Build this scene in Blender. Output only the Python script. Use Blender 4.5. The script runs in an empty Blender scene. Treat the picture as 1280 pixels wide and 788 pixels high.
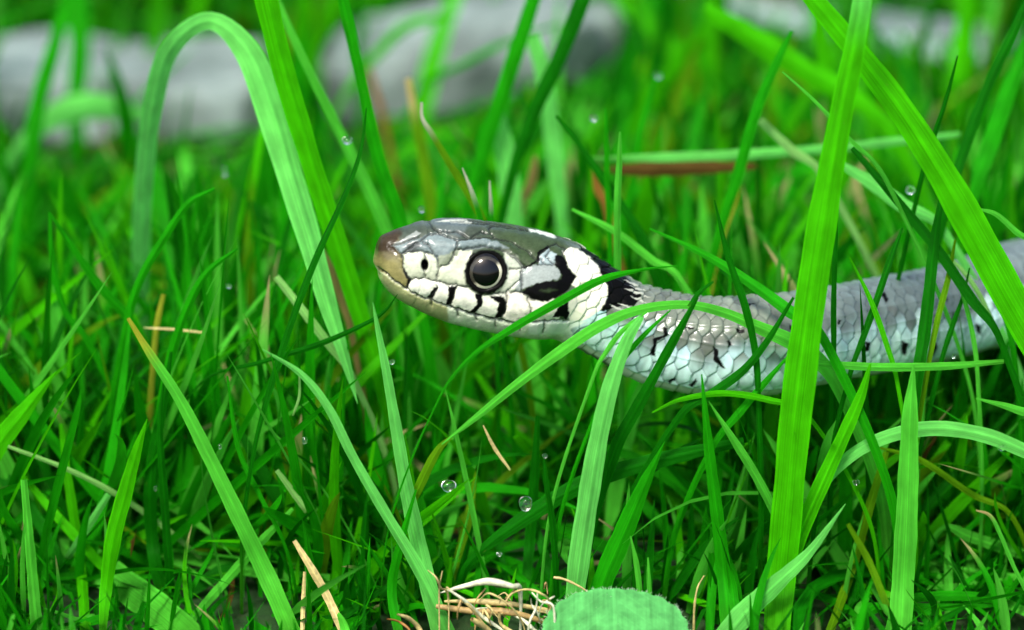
import bpy, math, random
import numpy as np
from mathutils import Vector, noise

random.seed(7)
rng = np.random.default_rng(7)
scene = bpy.context.scene
COL = scene.collection

# ------------------------------------------------------------------ camera
PITCH = math.radians(20.0)
DIST = 0.389
FPX = 1280 * 100.0 / 36.0
Z0 = 0.038
CAM = np.array([0.0, -DIST * math.cos(PITCH), Z0 + DIST * math.sin(PITCH)])
RT = np.array([1.0, 0.0, 0.0])
UP = np.array([0.0, math.sin(PITCH), math.cos(PITCH)])
FW = np.array([0.0, math.cos(PITCH), -math.sin(PITCH)])
cd = bpy.data.cameras.new('camera')
cam = bpy.data.objects.new('camera', cd)
COL.objects.link(cam)
cam.location = CAM
cam.rotation_euler = (math.pi / 2 - PITCH, 0, 0)
cd.lens = 100
cd.sensor_width = 36
cd.clip_start = 0.01
cd.clip_end = 500
cd.dof.use_dof = True
cd.dof.focus_distance = 0.381
cd.dof.aperture_fstop = 12.5
scene.camera = cam

# ------------------------------------------------------------------ light
SUN_EL, SUN_AZ = math.radians(58), math.radians(205)     # azimuth clockwise from +Y
world = bpy.data.worlds.new("World")
scene.world = world
world.use_nodes = True
nt = world.node_tree
sky = nt.nodes.new('ShaderNodeTexSky')
sky.sky_type = 'NISHITA'
sky.sun_disc = False
sky.sun_elevation = SUN_EL
sky.sun_rotation = SUN_AZ
sky.air_density = 1.0
sky.dust_density = 4.0
sky.ozone_density = 1.0
nt.links.new(sky.outputs[0], nt.nodes['Background'].inputs[0])
nt.nodes['Background'].inputs[1].default_value = 0.088
sl = bpy.data.lights.new('sun', 'SUN')
sl.energy = 1.5
sl.angle = math.radians(15)
sl.color = (1.0, 0.97, 0.92)
sun = bpy.data.objects.new('sun', sl)
COL.objects.link(sun)
sdir = Vector((math.sin(SUN_AZ) * math.cos(SUN_EL), math.cos(SUN_AZ) * math.cos(SUN_EL), math.sin(SUN_EL)))
sun.rotation_euler = sdir.to_track_quat('Z', 'Y').to_euler()
sun.location = (0, 0, 2)
vs = scene.view_settings
vs.view_transform = 'Standard'
vs.look = 'None'
vs.gamma = 1
vs.exposure = 1.5
scene.cycles.max_bounces = 10
scene.cycles.transmission_bounces = 6
scene.cycles.use_denoising = True


# ------------------------------------------------------------------ helpers
def at(px, py, Y, clamp=True):
    r = FW + RT * ((px - 640) / FPX) - UP * ((py - 394) / FPX)
    t = (Y - CAM[1]) / r[1]
    p = CAM + r * t
    if clamp and p[2] < 0.0005:
        t = (0.0005 - CAM[2]) / r[2]
        p = CAM + r * t
    return p


def proj(P):
    rel = P - CAM
    d = rel @ FW
    return 640 + FPX * (rel @ RT) / d, 394 - FPX * (rel @ UP) / d, d


def tag(o, label=None, cat=None, group=None, kind=None):
    if label: o['label'] = label
    if cat: o['category'] = cat
    if group: o['group'] = group
    if kind: o['kind'] = kind
    return o


def mesh_np(name, V, quads, mat, cols=None, uv=None, smooth=True, parent=None):
    me = bpy.data.meshes.new(name)
    V = np.asarray(V, dtype=np.float32).reshape(-1, 3)
    Q = np.asarray(quads, dtype=np.int32).reshape(-1, 4)
    me.vertices.add(len(V))
    me.vertices.foreach_set('co', V.ravel())
    me.loops.add(Q.size)
    me.loops.foreach_set('vertex_index', Q.ravel())
    me.polygons.add(len(Q))
    me.polygons.foreach_set('loop_start', np.arange(0, Q.size, 4, dtype=np.int32))
    me.polygons.foreach_set('loop_total', np.full(len(Q), 4, dtype=np.int32))
    if smooth:
        me.polygons.foreach_set('use_smooth', np.ones(len(Q), dtype=bool))
    if cols is not None:
        a = me.color_attributes.new('tint', 'FLOAT_COLOR', 'POINT')
        c = np.ones((len(V), 4), dtype=np.float32)
        c[:, :3] = np.asarray(cols).reshape(-1, 3)
        a.data.foreach_set('color', c.ravel())
    if uv is not None:
        l = me.uv_layers.new(name='UVMap')
        l.data.foreach_set('uv', np.asarray(uv, dtype=np.float32).reshape(-1, 2)[Q.ravel()].ravel())
    me.update(calc_edges=True)
    me.validate()
    me.materials.append(mat)
    o = bpy.data.objects.new(name, me)
    COL.objects.link(o)
    if parent: o.parent = parent
    return o


def new_mat(name):
    m = bpy.data.materials.new(name)
    m.use_nodes = True
    n = m.node_tree
    return m, n, n.nodes['Principled BSDF'], n.nodes['Material Output']


def N(nt_, typ, **kw):
    n = nt_.nodes.new(typ)
    for k, v in kw.items():
        setattr(n, k, v)
    return n


def setin(n, **kw):
    for k, v in kw.items():
        n.inputs[k.replace('_', ' ')].default_value = v


# ------------------------------------------------------------------ materials
def grass_material(name, transl=0.5, rough=0.38, vein=16.0):
    m, n, b, out = new_mat(name)
    L = n.links
    at_ = N(n, 'ShaderNodeAttribute', attribute_name='tint')
    uvn = N(n, 'ShaderNodeUVMap')
    mp = N(n, 'ShaderNodeMapping')
    mp.inputs['Scale'].default_value = (vein * 1.7, 0.3, 1)
    L.new(uvn.outputs[0], mp.inputs[0])
    no = N(n, 'ShaderNodeTexNoise')
    setin(no, Scale=1.0, Detail=3.0, Roughness=0.6)
    L.new(mp.outputs[0], no.inputs['Vector'])
    mp2 = N(n, 'ShaderNodeMapping')
    mp2.inputs['Scale'].default_value = (1.5, 2.2, 1)
    L.new(uvn.outputs[0], mp2.inputs[0])
    no2 = N(n, 'ShaderNodeTexNoise')
    setin(no2, Scale=1.0, Detail=4.0)
    L.new(mp2.outputs[0], no2.inputs['Vector'])
    mr = N(n, 'ShaderNodeMapRange')
    setin(mr, From_Min=0.3, From_Max=0.7, To_Min=0.74, To_Max=1.24)
    L.new(no.outputs[0], mr.inputs[0])
    mr2 = N(n, 'ShaderNodeMapRange')
    setin(mr2, From_Min=0.3, From_Max=0.7, To_Min=0.80, To_Max=1.2)
    L.new(no2.outputs[0], mr2.inputs[0])
    mu = N(n, 'ShaderNodeMath', operation='MULTIPLY')
    L.new(mr.outputs[0], mu.inputs[0]); L.new(mr2.outputs[0], mu.inputs[1])
    vm = N(n, 'ShaderNodeVectorMath', operation='SCALE')
    L.new(at_.outputs['Color'], vm.inputs[0]); L.new(mu.outputs[0], vm.inputs['Scale'])
    mp3 = N(n, 'ShaderNodeMapping')
    mp3.inputs['Scale'].default_value = (5, 5, 1)
    L.new(uvn.outputs[0], mp3.inputs[0])
    no3 = N(n, 'ShaderNodeTexNoise')
    setin(no3, Scale=1.0, Detail=6.0, Roughness=0.7)
    L.new(mp3.outputs[0], no3.inputs['Vector'])
    mr3 = N(n, 'ShaderNodeMapRange')
    setin(mr3, From_Min=0.66, From_Max=0.72, To_Min=0.0, To_Max=0.6)
    L.new(no3.outputs[0], mr3.inputs[0])
    mc = N(n, 'ShaderNodeMix', data_type='RGBA')
    L.new(mr3.outputs[0], mc.inputs[0]); L.new(vm.outputs[0], mc.inputs[6])
    mc.inputs[7].default_value = (.22, .30, .05, 1)
    vm = N(n, 'ShaderNodeVectorMath', operation='SCALE')
    vm.inputs['Scale'].default_value = 1.0
    L.new(mc.outputs[2], vm.inputs[0])
    L.new(vm.outputs[0], b.inputs['Base Color'])
    setin(b, Roughness=rough)
    b.inputs['Specular IOR Level'].default_value = 0.12
    b.inputs['Specular Tint'].default_value = (0.4, 1.0, 0.35, 1)
    bp = N(n, 'ShaderNodeBump')
    setin(bp, Strength=0.6, Distance=0.0002)
    L.new(no.outputs[0], bp.inputs['Height'])
    L.new(bp.outputs[0], b.inputs['Normal'])
    tr = N(n, 'ShaderNodeBsdfTranslucent')
    L.new(vm.outputs[0], tr.inputs[0])
    mx = N(n, 'ShaderNodeMixShader')
    mx.inputs[0].default_value = transl
    L.new(b.outputs[0], mx.inputs[1]); L.new(tr.outputs[0], mx.inputs[2])
    L.new(mx.outputs[0], out.inputs[0])
    return m


GRASS = grass_material('grass_blade_skin')
LEAFM = grass_material('leaf_skin', transl=0.3, rough=0.55, vein=2.0)


def attr_material(name, rough=0.45, coat=0.0, spec=0.5, nscale=900, bump=0.3, dist=0.0001, tintvar=0.12):
    m, n, b, out = new_mat(name)
    L = n.links
    a = N(n, 'ShaderNodeAttribute', attribute_name='tint')
    tc = N(n, 'ShaderNodeTexCoord')
    no = N(n, 'ShaderNodeTexNoise')
    setin(no, Scale=nscale, Detail=5.0)
    L.new(tc.outputs['Object'], no.inputs['Vector'])
    mr = N(n, 'ShaderNodeMapRange')
    setin(mr, From_Min=0.3, From_Max=0.7, To_Min=1 - tintvar, To_Max=1 + tintvar)
    L.new(no.outputs[0], mr.inputs[0])
    vm = N(n, 'ShaderNodeVectorMath', operation='SCALE')
    L.new(a.outputs['Color'], vm.inputs[0]); L.new(mr.outputs[0], vm.inputs['Scale'])
    L.new(vm.outputs[0], b.inputs['Base Color'])
    setin(b, Roughness=rough)
    if name == 'snake_scales':
        bw = N(n, 'ShaderNodeRGBToBW')
        L.new(a.outputs['Color'], bw.inputs[0])
        sr = N(n, 'ShaderNodeMapRange')
        setin(sr, From_Min=0.015, From_Max=0.12, To_Min=0.05, To_Max=spec)
        L.new(bw.outputs[0], sr.inputs[0]); L.new(sr.outputs[0], b.inputs['Specular IOR Level'])
        cr_ = N(n, 'ShaderNodeMapRange')
        setin(cr_, From_Min=0.02, From_Max=0.08, To_Min=0.0, To_Max=0.45)
        L.new(bw.outputs[0], cr_.inputs[0]); coat_src = cr_.outputs[0]
    else:
        b.inputs['Specular IOR Level'].default_value = spec
    b.inputs['Coat Weight'].default_value = coat
    b.inputs['Coat Roughness'].default_value = 0.16
    if name == 'snake_scales': L.new(coat_src, b.inputs['Coat Weight'])
    bp = N(n, 'ShaderNodeBump')
    setin(bp, Strength=bump, Distance=dist)
    L.new(no.outputs[0], bp.inputs['Height'])
    L.new(bp.outputs[0], b.inputs['Normal'])
    return m


SKIN = attr_material('snake_scales', rough=0.30, coat=0.0, spec=0.34, nscale=700, bump=0.25, dist=0.00012)
STRAW = attr_material('dry_straw', rough=0.6, nscale=1500, bump=0.5, dist=0.0001, tintvar=0.3)
EYE = attr_material('snake_eye', rough=0.2, coat=0.9, spec=0.02, nscale=2500, bump=0.0, tintvar=0.15)
EYE.node_tree.nodes['Principled BSDF'].inputs['Coat Roughness'].default_value = 0.03
EYE.node_tree.nodes['Principled BSDF'].inputs['Coat IOR'].default_value = 1.5

DEW, n, b, _ = new_mat('dew_water')
setin(b, Roughness=0.0, IOR=1.33)
b.inputs['Transmission Weight'].default_value = 1.0
b.inputs['Base Color'].default_value = (1, 1, 1, 1)

STONE, n, b, _ = new_mat('grey_stone')
tc = N(n, 'ShaderNodeTexCoord')
no = N(n, 'ShaderNodeTexNoise'); setin(no, Scale=60, Detail=8.0, Roughness=0.65)
n.links.new(tc.outputs['Object'], no.inputs['Vector'])
cr = N(n, 'ShaderNodeValToRGB')
cr.color_ramp.elements[0].position = 0.32; cr.color_ramp.elements[0].color = (0.07, 0.095, 0.085, 1)
cr.color_ramp.elements[1].position = 0.6; cr.color_ramp.elements[1].color = (0.22, 0.285, 0.265, 1)
n.links.new(no.outputs[0], cr.inputs[0]); n.links.new(cr.outputs[0], b.inputs['Base Color'])
bp = N(n, 'ShaderNodeBump'); setin(bp, Strength=0.6, Distance=0.002)
n.links.new(no.outputs[0], bp.inputs['Height']); n.links.new(bp.outputs[0], b.inputs['Normal'])
setin(b, Roughness=0.75)

SOIL, n, b, _ = new_mat('mossy_soil')
tc = N(n, 'ShaderNodeTexCoord')
no = N(n, 'ShaderNodeTexNoise'); setin(no, Scale=90, Detail=9.0, Roughness=0.7)
n.links.new(tc.outputs['Object'], no.inputs['Vector'])
cr = N(n, 'ShaderNodeValToRGB')
e = cr.color_ramp.elements
e[0].position = 0.3; e[0].color = (0.01, 0.03, 0.003, 1)
e[1].position = 0.72; e[1].color = (0.035, 0.035, 0.008, 1)
x_ = e.new(0.5); x_.color = (0.008, 0.06, 0.002, 1)
n.links.new(no.outputs[0], cr.inputs[0]); n.links.new(cr.outputs[0], b.inputs['Base Color'])
bp = N(n, 'ShaderNodeBump'); setin(bp, Strength=1.0, Distance=0.004)
n.links.new(no.outputs[0], bp.inputs['Height']); n.links.new(bp.outputs[0], b.inputs['Normal'])
setin(b, Roughness=0.9)

# ------------------------------------------------------------------ ground
def ground_z(x, y):
    return -0.0025 + 0.0022 * noise.noise(Vector((x * 18, y * 18, 0.3)))


gx = np.concatenate([-np.geomspace(60, 0.42, 14), np.linspace(-0.4, 0.4, 81), np.geomspace(0.42, 60, 14)])
gy = np.concatenate([-np.geomspace(60, 0.27, 12), np.linspace(-0.25, 0.7, 96), np.geomspace(0.72, 120, 16)])
GV = np.array([[x, y, ground_z(x, y) if abs(x) < 0.6 and -0.4 < y < 1 else -0.0025] for y in gy for x in gx])
nx = len(gx)
GQ = [[j * nx + i, j * nx + i + 1, (j + 1) * nx + i + 1, (j + 1) * nx + i] for j in range(len(gy) - 1) for i in range(nx - 1)]
tag(mesh_np('ground', GV, GQ, SOIL), kind='structure')


# ------------------------------------------------------------------ snake
def vnoise(x, y, seed=0):
    r = np.random.default_rng(seed).random((64, 64))
    xi, yi = np.floor(x).astype(int), np.floor(y).astype(int)
    fx, fy = x - xi, y - yi
    fx, fy = fx * fx * (3 - 2 * fx), fy * fy * (3 - 2 * fy)
    g = lambda a, b_: r[a % 64, b_ % 64]
    return (g(xi, yi) * (1 - fx) + g(xi + 1, yi) * fx) * (1 - fy) + (g(xi, yi + 1) * (1 - fx) + g(xi + 1, yi + 1) * fx) * fy


def sstep(a, b_, x):
    t = np.clip((x - a) / (b_ - a), 0, 1)
    return t * t * (3 - 2 * t)


def smooth_interp(x, xs, ys):
    xs, ys = np.array(xs, float), np.array(ys, float)
    d = np.diff(ys) / np.diff(xs)
    m = np.empty_like(ys)
    m[1:-1] = np.where(d[1:] * d[:-1] > 0, 2 * d[1:] * d[:-1] / np.where(d[1:] + d[:-1] == 0, 1, d[1:] + d[:-1]), 0)
    m[0], m[-1] = d[0], d[-1]
    k = np.clip(np.searchsorted(xs, x) - 1, 0, len(xs) - 2)
    h = xs[k + 1] - xs[k]
    t = (x - xs[k]) / h
    return ((2 * t**3 - 3 * t**2 + 1) * ys[k] + (t**3 - 2 * t**2 + t) * h * m[k] + (-2 * t**3 + 3 * t**2) * ys[k + 1] + (t**3 - t**2) * h * m[k + 1])


def box_smooth(a, w):
    k = np.ones(w) / w
    p = np.concatenate([2 * a[0] - a[w:0:-1], a, 2 * a[-1] - a[-2:-w - 2:-1]])
    q = np.convolve(p, k, 'same')
    return q[w:-w]


def build_snake():
    # side outline of the visible part: x, top, bottom
    OUT = [(475, 298, 341), (485, 289, 353), (500, 283, 367), (520, 277, 380), (550, 273, 394), (580, 274, 404), (610, 278, 411),
           (640, 283, 417), (670, 289, 422), (700, 299, 428), (730, 316, 440), (760, 334, 456), (790, 350, 472),
           (820, 361, 483), (860, 371, 491), (900, 374, 494), (950, 371, 494), (1000, 366, 485), (1050, 358, 475),
           (1100, 349, 466), (1150, 340, 457), (1200, 327, 446), (1240, 312, 436), (1290, 299, 430), (1400, 270, 404), (1520, 235, 372)]
    xs = [o[0] for o in OUT]
    cy = [(o[1] + o[2]) / 2 for o in OUT]
    A = [(o[2] - o[1]) / 2 for o in OUT]
    u = np.linspace(0, 1, 60)
    px = np.concatenate([468 + 14 * u[:-1]**2, np.arange(482, 780, 0.9), np.arange(780, 1300, 1.25), np.arange(1300, 1500, 3.0)])
    c = smooth_interp(px, [468] + xs, [321] + cy)
    a2 = smooth_interp(px, [468] + xs, [0] + [v * v for v in A])
    a = np.sqrt(np.maximum(a2, 0))
    Yc = smooth_interp(px, [468, 520, 600, 700, 800, 900, 1000, 1100, 1200, 1280, 1400, 1520],
                       [-.0052, -.0040, -.0022, -.0005, 0, .0005, .004, .012, .023, .034, .052, .068])
    ctr = np.array([at(x, y, yy, False) for x, y, yy in zip(px, c, Yc)])
    slope = np.gradient(c, px)
    a = a * np.cos(np.arctan(np.where(px > 520, slope, 0)))
    dep = (ctr - CAM) @ FW
    amm = a * dep / FPX
    # off-frame continuation: a wide loop resting in the grass
    n_in = len(px)
    T_end = ctr[-1] - ctr[-6]; ang = math.atan2(T_end[1], T_end[0])
    pos = ctr[-1].copy(); ext = []; exa = []
    n_ex = 260
    for k in range(n_ex):
        ang += 0.0125 * (1 if k < 150 else -0.6)
        st = 0.0014
        pos = pos + np.array([math.cos(ang) * st, math.sin(ang) * st, 0])
        pos[2] += (0.012 - pos[2]) * 0.03
        ext.append(pos.copy())
        exa.append(amm[-1] * (1.0 - (k / n_ex)**1.6 * 0.93))
    ctr = np.vstack([ctr, ext]); amm = np.concatenate([amm, exa])
    for d_ in range(3):
        ctr[150:, d_] = box_smooth(ctr[:, d_], 21)[150:]
    n_r = len(ctr)
    pxx = np.concatenate([px, px[-1] + np.arange(1, n_ex + 1) * 9.0])
    T = np.gradient(ctr, axis=0)
    T[:30] = T[60]
    T /= np.linalg.norm(T, axis=1)[:, None]
    for d_ in range(3):
        T[:, d_] = box_smooth(T[:, d_], 31)
    T /= np.linalg.norm(T, axis=1)[:, None]
    B = np.cross(np.array([0, 0, 1.0]), T); B /= np.linalg.norm(B, axis=1)[:, None]
    Un = np.cross(T, B)
    wr = np.interp(pxx, [468, 500, 560, 610, 680, 720, 800, 900, 3000], [1.0, .9, .86, .93, 1.04, .98, .92, 1.0, 1.0])
    sp = math.sin(PITCH); cp = math.cos(PITCH)
    h = amm / np.sqrt(cp**2 + (wr * sp)**2)
    w = h * wr
    M = 400
    phi = np.arange(M) * 2 * math.pi / M
    nexp = np.interp(pxx, [468, 520, 600, 680, 760, 3000], [2.05, 2.5, 2.55, 2.4, 2.1, 2.1])[:, None]
    cs, sn = np.cos(phi)[None], np.sin(phi)[None]
    X = np.sign(sn) * np.abs(sn)**(2 / nexp)
    Z = np.sign(cs) * np.abs(cs)**(2 / nexp)
    # upper head narrows towards the crown
    hm = np.interp(pxx, [468, 520, 600, 690, 740], [0.1, 0.2, 0.22, 0.14, 0.0])[:, None]
    X = X * (1 - hm * np.clip(Z, 0, 1)**1.5)
    P = ctr[:, None] + Un[:, None] * (h[:, None] * Z)[..., None] - B[:, None] * (w[:, None] * X)[..., None]
    gs = np.gradient(P, axis=0)
    gp = np.roll(P, -1, 1) - np.roll(P, 1, 1)
    Nn = np.cross(gp, gs)
    Nn /= np.linalg.norm(Nn, axis=2)[..., None] + 1e-12
    if np.mean(np.sum(Nn * (P - ctr[:, None]), axis=2)) < 0: Nn = -Nn
    Nn[0] = -T[0]
    s = np.concatenate([[0], np.cumsum(np.linalg.norm(np.diff(ctr, axis=0), axis=1))]) * 1000   # mm
    H = M // 2 + 1
    Pn, Nh = P[:, :H], Nn[:, :H]
    QX, QY, _ = proj(Pn)
    facing = np.sum(Nh * (CAM - Pn), axis=2) > 0
    facing |= (phi[:H] < 1.2)[None]
    PH = np.broadcast_to(phi[:H][None], QX.shape)
    S = np.broadcast_to(s[:, None], QX.shape)
    wx = QX + 2.2 * (vnoise(QX / 5, QY / 5, 1) - .5) + 1.2 * (vnoise(QX / 2, QY / 2, 2) - .5)
    wy = QY + 2.2 * (vnoise(QX / 5, QY / 5, 3) - .5) + 1.2 * (vnoise(QX / 2, QY / 2, 4) - .5)
    rows_in = slice(0, n_in)

    def cv(org, sc, pts): return [(org[0] + x / sc, org[1] + y / sc) for x, y in pts]
    Ac = lambda *p: cv((460, 260), 4.925, p)
    Dc = lambda *p: cv((480, 260), 4.38, p)
    Cc = lambda *p: cv((620, 270), 4.635, p)
    Ec = lambda *p: cv((780, 330), 4.376, p)
    Fc = lambda *p: cv((1020, 290), 4.146, p)

    def pdist(pts, x=wx, y=wy, close=False):
        pts = list(pts) + ([pts[0]] if close else [])
        d = np.full(x.shape, 1e9)
        xa, xb = min(p[0] for p in pts) - 40, max(p[0] for p in pts) + 40
        i0, i1 = np.searchsorted(pxx[:n_in], [xa - 30, xb + 30])
        i1 = max(i1, i0 + 1)
        sl_ = slice(i0, i1)
        xx, yy = x[sl_], y[sl_]
        dd = np.full(xx.shape, 1e9)
        for (x0, y0), (x1, y1) in zip(pts[:-1], pts[1:]):
            vx, vy = x1 - x0, y1 - y0
            t = np.clip(((xx - x0) * vx + (yy - y0) * vy) / (vx * vx + vy * vy + 1e-9), 0, 1)
            dd = np.minimum(dd, np.hypot(xx - x0 - t * vx, yy - y0 - t * vy))
        d[sl_] = dd
        return d

    def inside(pts, soft=1.0, x=wx, y=wy):
        ins = np.zeros(x.shape, bool)
        for k in range(len(pts)):
            x0, y0 = pts[k]; x1, y1 = pts[(k + 1) % len(pts)]
            cond = ((y0 > y) != (y1 > y))
            xi = (x1 - x0) * (y - y0) / ((y1 - y0) if y1 != y0 else 1e-9) + x0
            ins ^= cond & (x < xi)
        d = pdist(pts, x, y, close=True)
        sd = np.where(ins, -d, d)
        return (1 - sstep(-soft, soft, sd)) * facing

    Cl = np.zeros(QX.shape + (3,)); D = np.zeros(QX.shape)

    def paint(mask, col):
        nonlocal Cl
        Cl = Cl * (1 - mask[..., None]) + np.array(col) * mask[..., None]

    # ---- body scales
    rows = 16.0
    ring = 2 * math.pi * np.interp(s, s, amm * 1000)
    Lg = 1.8
    v = PH / (2 * math.pi) * rows
    best = np.full(QX.shape, -9.0); sec = np.full(QX.shape, -9.0)
    bid = np.zeros(QX.shape, int); ba = np.zeros(QX.shape); bb = np.zeros(QX.shape)
    j0 = np.round(v).astype(int)
    v = v + 0.35 * (vnoise(S / 5, v / 1.8, 19) - .5) * np.sin(np.minimum(PH, math.pi))
    sw = S + 0.5 * (vnoise(S / 4, v / 2, 9) - .5) + 0.22 * v
    for dj in (-1, 0, 1, -2, 2):
        jj = j0 + dj
        off = 0.5 * (np.abs(jj) % 2)
        i0 = np.round(sw / Lg - off).astype(int)
        for di in (-1, 0, 1):
            ii = i0 + di
            aa = sw / Lg - off - ii
            b2 = v - jj
            f = 0.62 * aa + 1 - 0.75 * aa**2 * (1 + 0.5 * (aa > 0)) - 0.62 * np.abs(b2)**2.0 - 0.10 * np.abs(b2) * np.abs(aa)
            better = f > best
            sec = np.where(better, best, np.maximum(sec, f))
            bid = np.where(better, ii * 97 + jj * 13, bid)
            ba = np.where(better, aa, ba); bb = np.where(better, b2, bb)
            best = np.where(better, f, best)
    gap = best - sec
    cellr = np.random.default_rng(5).random(4001)[np.abs(bid) % 4001]
    cellr2 = np.random.default_rng(6).random(4001)[np.abs(bid) % 4001]
    bm = sstep(700, 735, QX)                    # where body scales begin
    bm = np.where(np.arange(n_r)[:, None] >= n_in, 1.0, bm)
    seam = 1 - sstep(0.0, 0.085, gap)
    phn = PH / math.pi
    belly = sstep(0.70, 0.74, phn)
    back = 1 - sstep(0.34, 0.50, phn + 0.14 * (cellr - .5) + 0.10 * (vnoise(S / 4, v / 2, 11) - .5))
    mot = vnoise(S / 1.6, v * .9, 12)
    grey = np.array([.14, .165, .125])[None, None] * (0.75 + 0.5 * cellr[..., None]) * (0.8 + .4 * mot[..., None])
    lil = sstep(950, 1080, QX)[..., None]
    grey = grey * (1 - lil) + np.array([.125, .165, .155]) * (0.8 + 0.35 * cellr[..., None]) * lil
    white = np.array([.60, .84, .78]) * (0.85 + 0.25 * cellr2[..., None])
    blue = np.array([.30, .46, .50]) * (0.85 + 0.3 * cellr[..., None])
    bl = np.clip(sstep(0.60, 0.40, phn) * 0.75 * (cellr2 > .55) + 0.5 * sstep(.55, .9, vnoise(S / 3, v / 1.3, 14)), 0, 1)[..., None]
    flank = white * (1 - bl) + blue * bl
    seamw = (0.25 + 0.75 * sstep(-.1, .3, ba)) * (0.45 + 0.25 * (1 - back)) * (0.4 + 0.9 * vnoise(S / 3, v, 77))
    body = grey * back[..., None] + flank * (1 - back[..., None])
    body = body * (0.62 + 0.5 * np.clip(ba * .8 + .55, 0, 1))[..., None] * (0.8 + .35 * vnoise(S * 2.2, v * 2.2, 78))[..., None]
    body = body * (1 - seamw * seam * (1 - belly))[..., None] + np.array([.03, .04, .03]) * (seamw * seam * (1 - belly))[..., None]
    # belly scutes
    fr = (S / Lg) % 1.0
    scseam = 1 - sstep(0.0, 0.07, np.minimum(fr, 1 - fr))
    bcol = np.array([.62, .68, .56])[None, None] * np.ones_like(Cl)
    bdark = (np.random.default_rng(8).random(4000)[(S / Lg).astype(int) % 4000] > .45)
    bdk = bdark * sstep(.78, .84, phn)
    bcol = bcol * (1 - .85 * bdk[..., None])
    bcol = bcol * (1 - .5 * scseam[..., None])
    body = body * (1 - belly[..., None]) + bcol * belly[..., None]
    sc_h = 0.52 * np.clip(best - 0.55, -.3, 1) * .7 + 0.30 * ba - 0.06 * seam + 0.07 * np.exp(-(bb / 0.09)**2) * (phn < .5)
    be_h = 0.16 * fr - 0.1 * scseam
    bodyD = sc_h * (1 - belly) + be_h * belly
    taper = np.clip(amm * 1000 / 6.5, 0.05, 1)[:, None]
    bodyD = bodyD * taper

    # ---- head colours
    top = np.array([.048, .064, .044])
    head = np.ones_like(Cl) * top
    head *= (0.85 + 0.35 * vnoise(QX / 14, QY / 6, 21))[..., None]
    Cl = head
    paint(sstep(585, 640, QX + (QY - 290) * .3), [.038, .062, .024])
    # snout and brow plates, their pale grey-blue sheen painted into the colour
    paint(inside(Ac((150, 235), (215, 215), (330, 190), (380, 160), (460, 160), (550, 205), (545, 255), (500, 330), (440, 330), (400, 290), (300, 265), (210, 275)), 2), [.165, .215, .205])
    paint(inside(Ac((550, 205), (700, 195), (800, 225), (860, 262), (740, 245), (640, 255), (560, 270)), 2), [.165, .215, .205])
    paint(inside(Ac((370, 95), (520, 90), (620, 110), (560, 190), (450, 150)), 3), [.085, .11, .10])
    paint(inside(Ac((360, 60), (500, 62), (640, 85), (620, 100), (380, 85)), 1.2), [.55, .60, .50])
    paint(inside(Cc((190, 78), (260, 88), (345, 118), (340, 132), (250, 112), (200, 95)), 1.2), [.62, .68, .55])  # bright highlight at the rear of the crown, painted as cream
    # dark nasal top
    paint(inside(Ac((215, 280), (250, 215), (310, 205), (330, 235), (290, 265)), 2) * .8, [.07, .075, .07])
    # loreal and nasal
    paint(inside(Ac((215, 285), (290, 270), (400, 290), (440, 340), (520, 330), (560, 265), (640, 265), (610, 350), (605, 470), (540, 475), (430, 452), (350, 432), (262, 440), (218, 375)), 1.5), [.52, .56, .40])
    paint(inside(Ac((430, 300), (560, 262), (500, 350), (440, 365)), 1.5), [.24, .28, .18])
    # snout
    sn_m = inside(Ac((-60, 150), (160, 120), (190, 200), (150, 235), (208, 285), (215, 375), (258, 440), (235, 497), (100, 440), (-60, 380)), 1.5)
    paint(sn_m, [.23, .21, .075])
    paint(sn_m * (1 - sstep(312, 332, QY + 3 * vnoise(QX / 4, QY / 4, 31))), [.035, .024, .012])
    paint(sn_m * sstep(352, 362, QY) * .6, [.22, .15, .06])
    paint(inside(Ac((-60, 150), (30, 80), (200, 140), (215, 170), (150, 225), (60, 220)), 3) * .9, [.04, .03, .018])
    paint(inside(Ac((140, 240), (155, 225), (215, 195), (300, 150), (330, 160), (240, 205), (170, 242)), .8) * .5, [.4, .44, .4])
    # labials
    paint(inside(Ac((262, 440), (350, 435), (430, 458), (545, 480), (610, 492), (700, 540), (850, 530), (1000, 520), (1150, 560), (1180, 690), (985, 690), (850, 690), (700, 655), (540, 605), (400, 570), (230, 500)), 1.2), [.74, .76, .60])
    # postocular, temporal
    paint(inside(Cc((40, 200), (120, 240), (155, 305), (145, 420), (60, 450), (-10, 440), (20, 330), (50, 280)), 2), [.44, .48, .36])
    paint(inside(Cc((75, 310), (150, 310), (148, 365), (90, 420), (60, 400)), 1.2), [.52, .55, .43])
    paint(inside(Cc((155, 305), (240, 285), (330, 280), (370, 330), (350, 370), (290, 382), (200, 400), (150, 430), (110, 440)), 1.2), [.26, .30, .27])
    paint(inside(Cc((245, 240), (300, 195), (345, 225), (335, 280), (245, 285)), 1.2), [.30, .38, .37])
    paint(inside(Cc((60, 440), (150, 445), (230, 485), (400, 500), (330, 560), (200, 610), (0, 600), (30, 500)), 1.4), [.76, .74, .60])
    # lower jaw
    jaw = [(470, 334), (507, 361.5), (532, 374), (557, 382), (587, 392.5), (617, 399.5), (640, 403.5), (665, 402), (706, 401), (720, 420), (760, 450), (760, 480), (440, 480), (440, 330)]
    paint(inside(jaw, 1.0), [.56, .64, .45])
    paint(inside([(470, 334), (507, 361.5), (532, 374), (560, 383), (560, 400), (440, 400)], 2.0), [.34, .36, .16])
    paint((~facing) * (QX < 760) * 1.0, [.60, .64, .50])
    Cl *= (0.78 + 0.44 * (.5 * vnoise(QX / 5, QY / 2.2, 81) + .5 * vnoise(QX / 1.7, QY / 1.3, 82)))[..., None]
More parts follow.
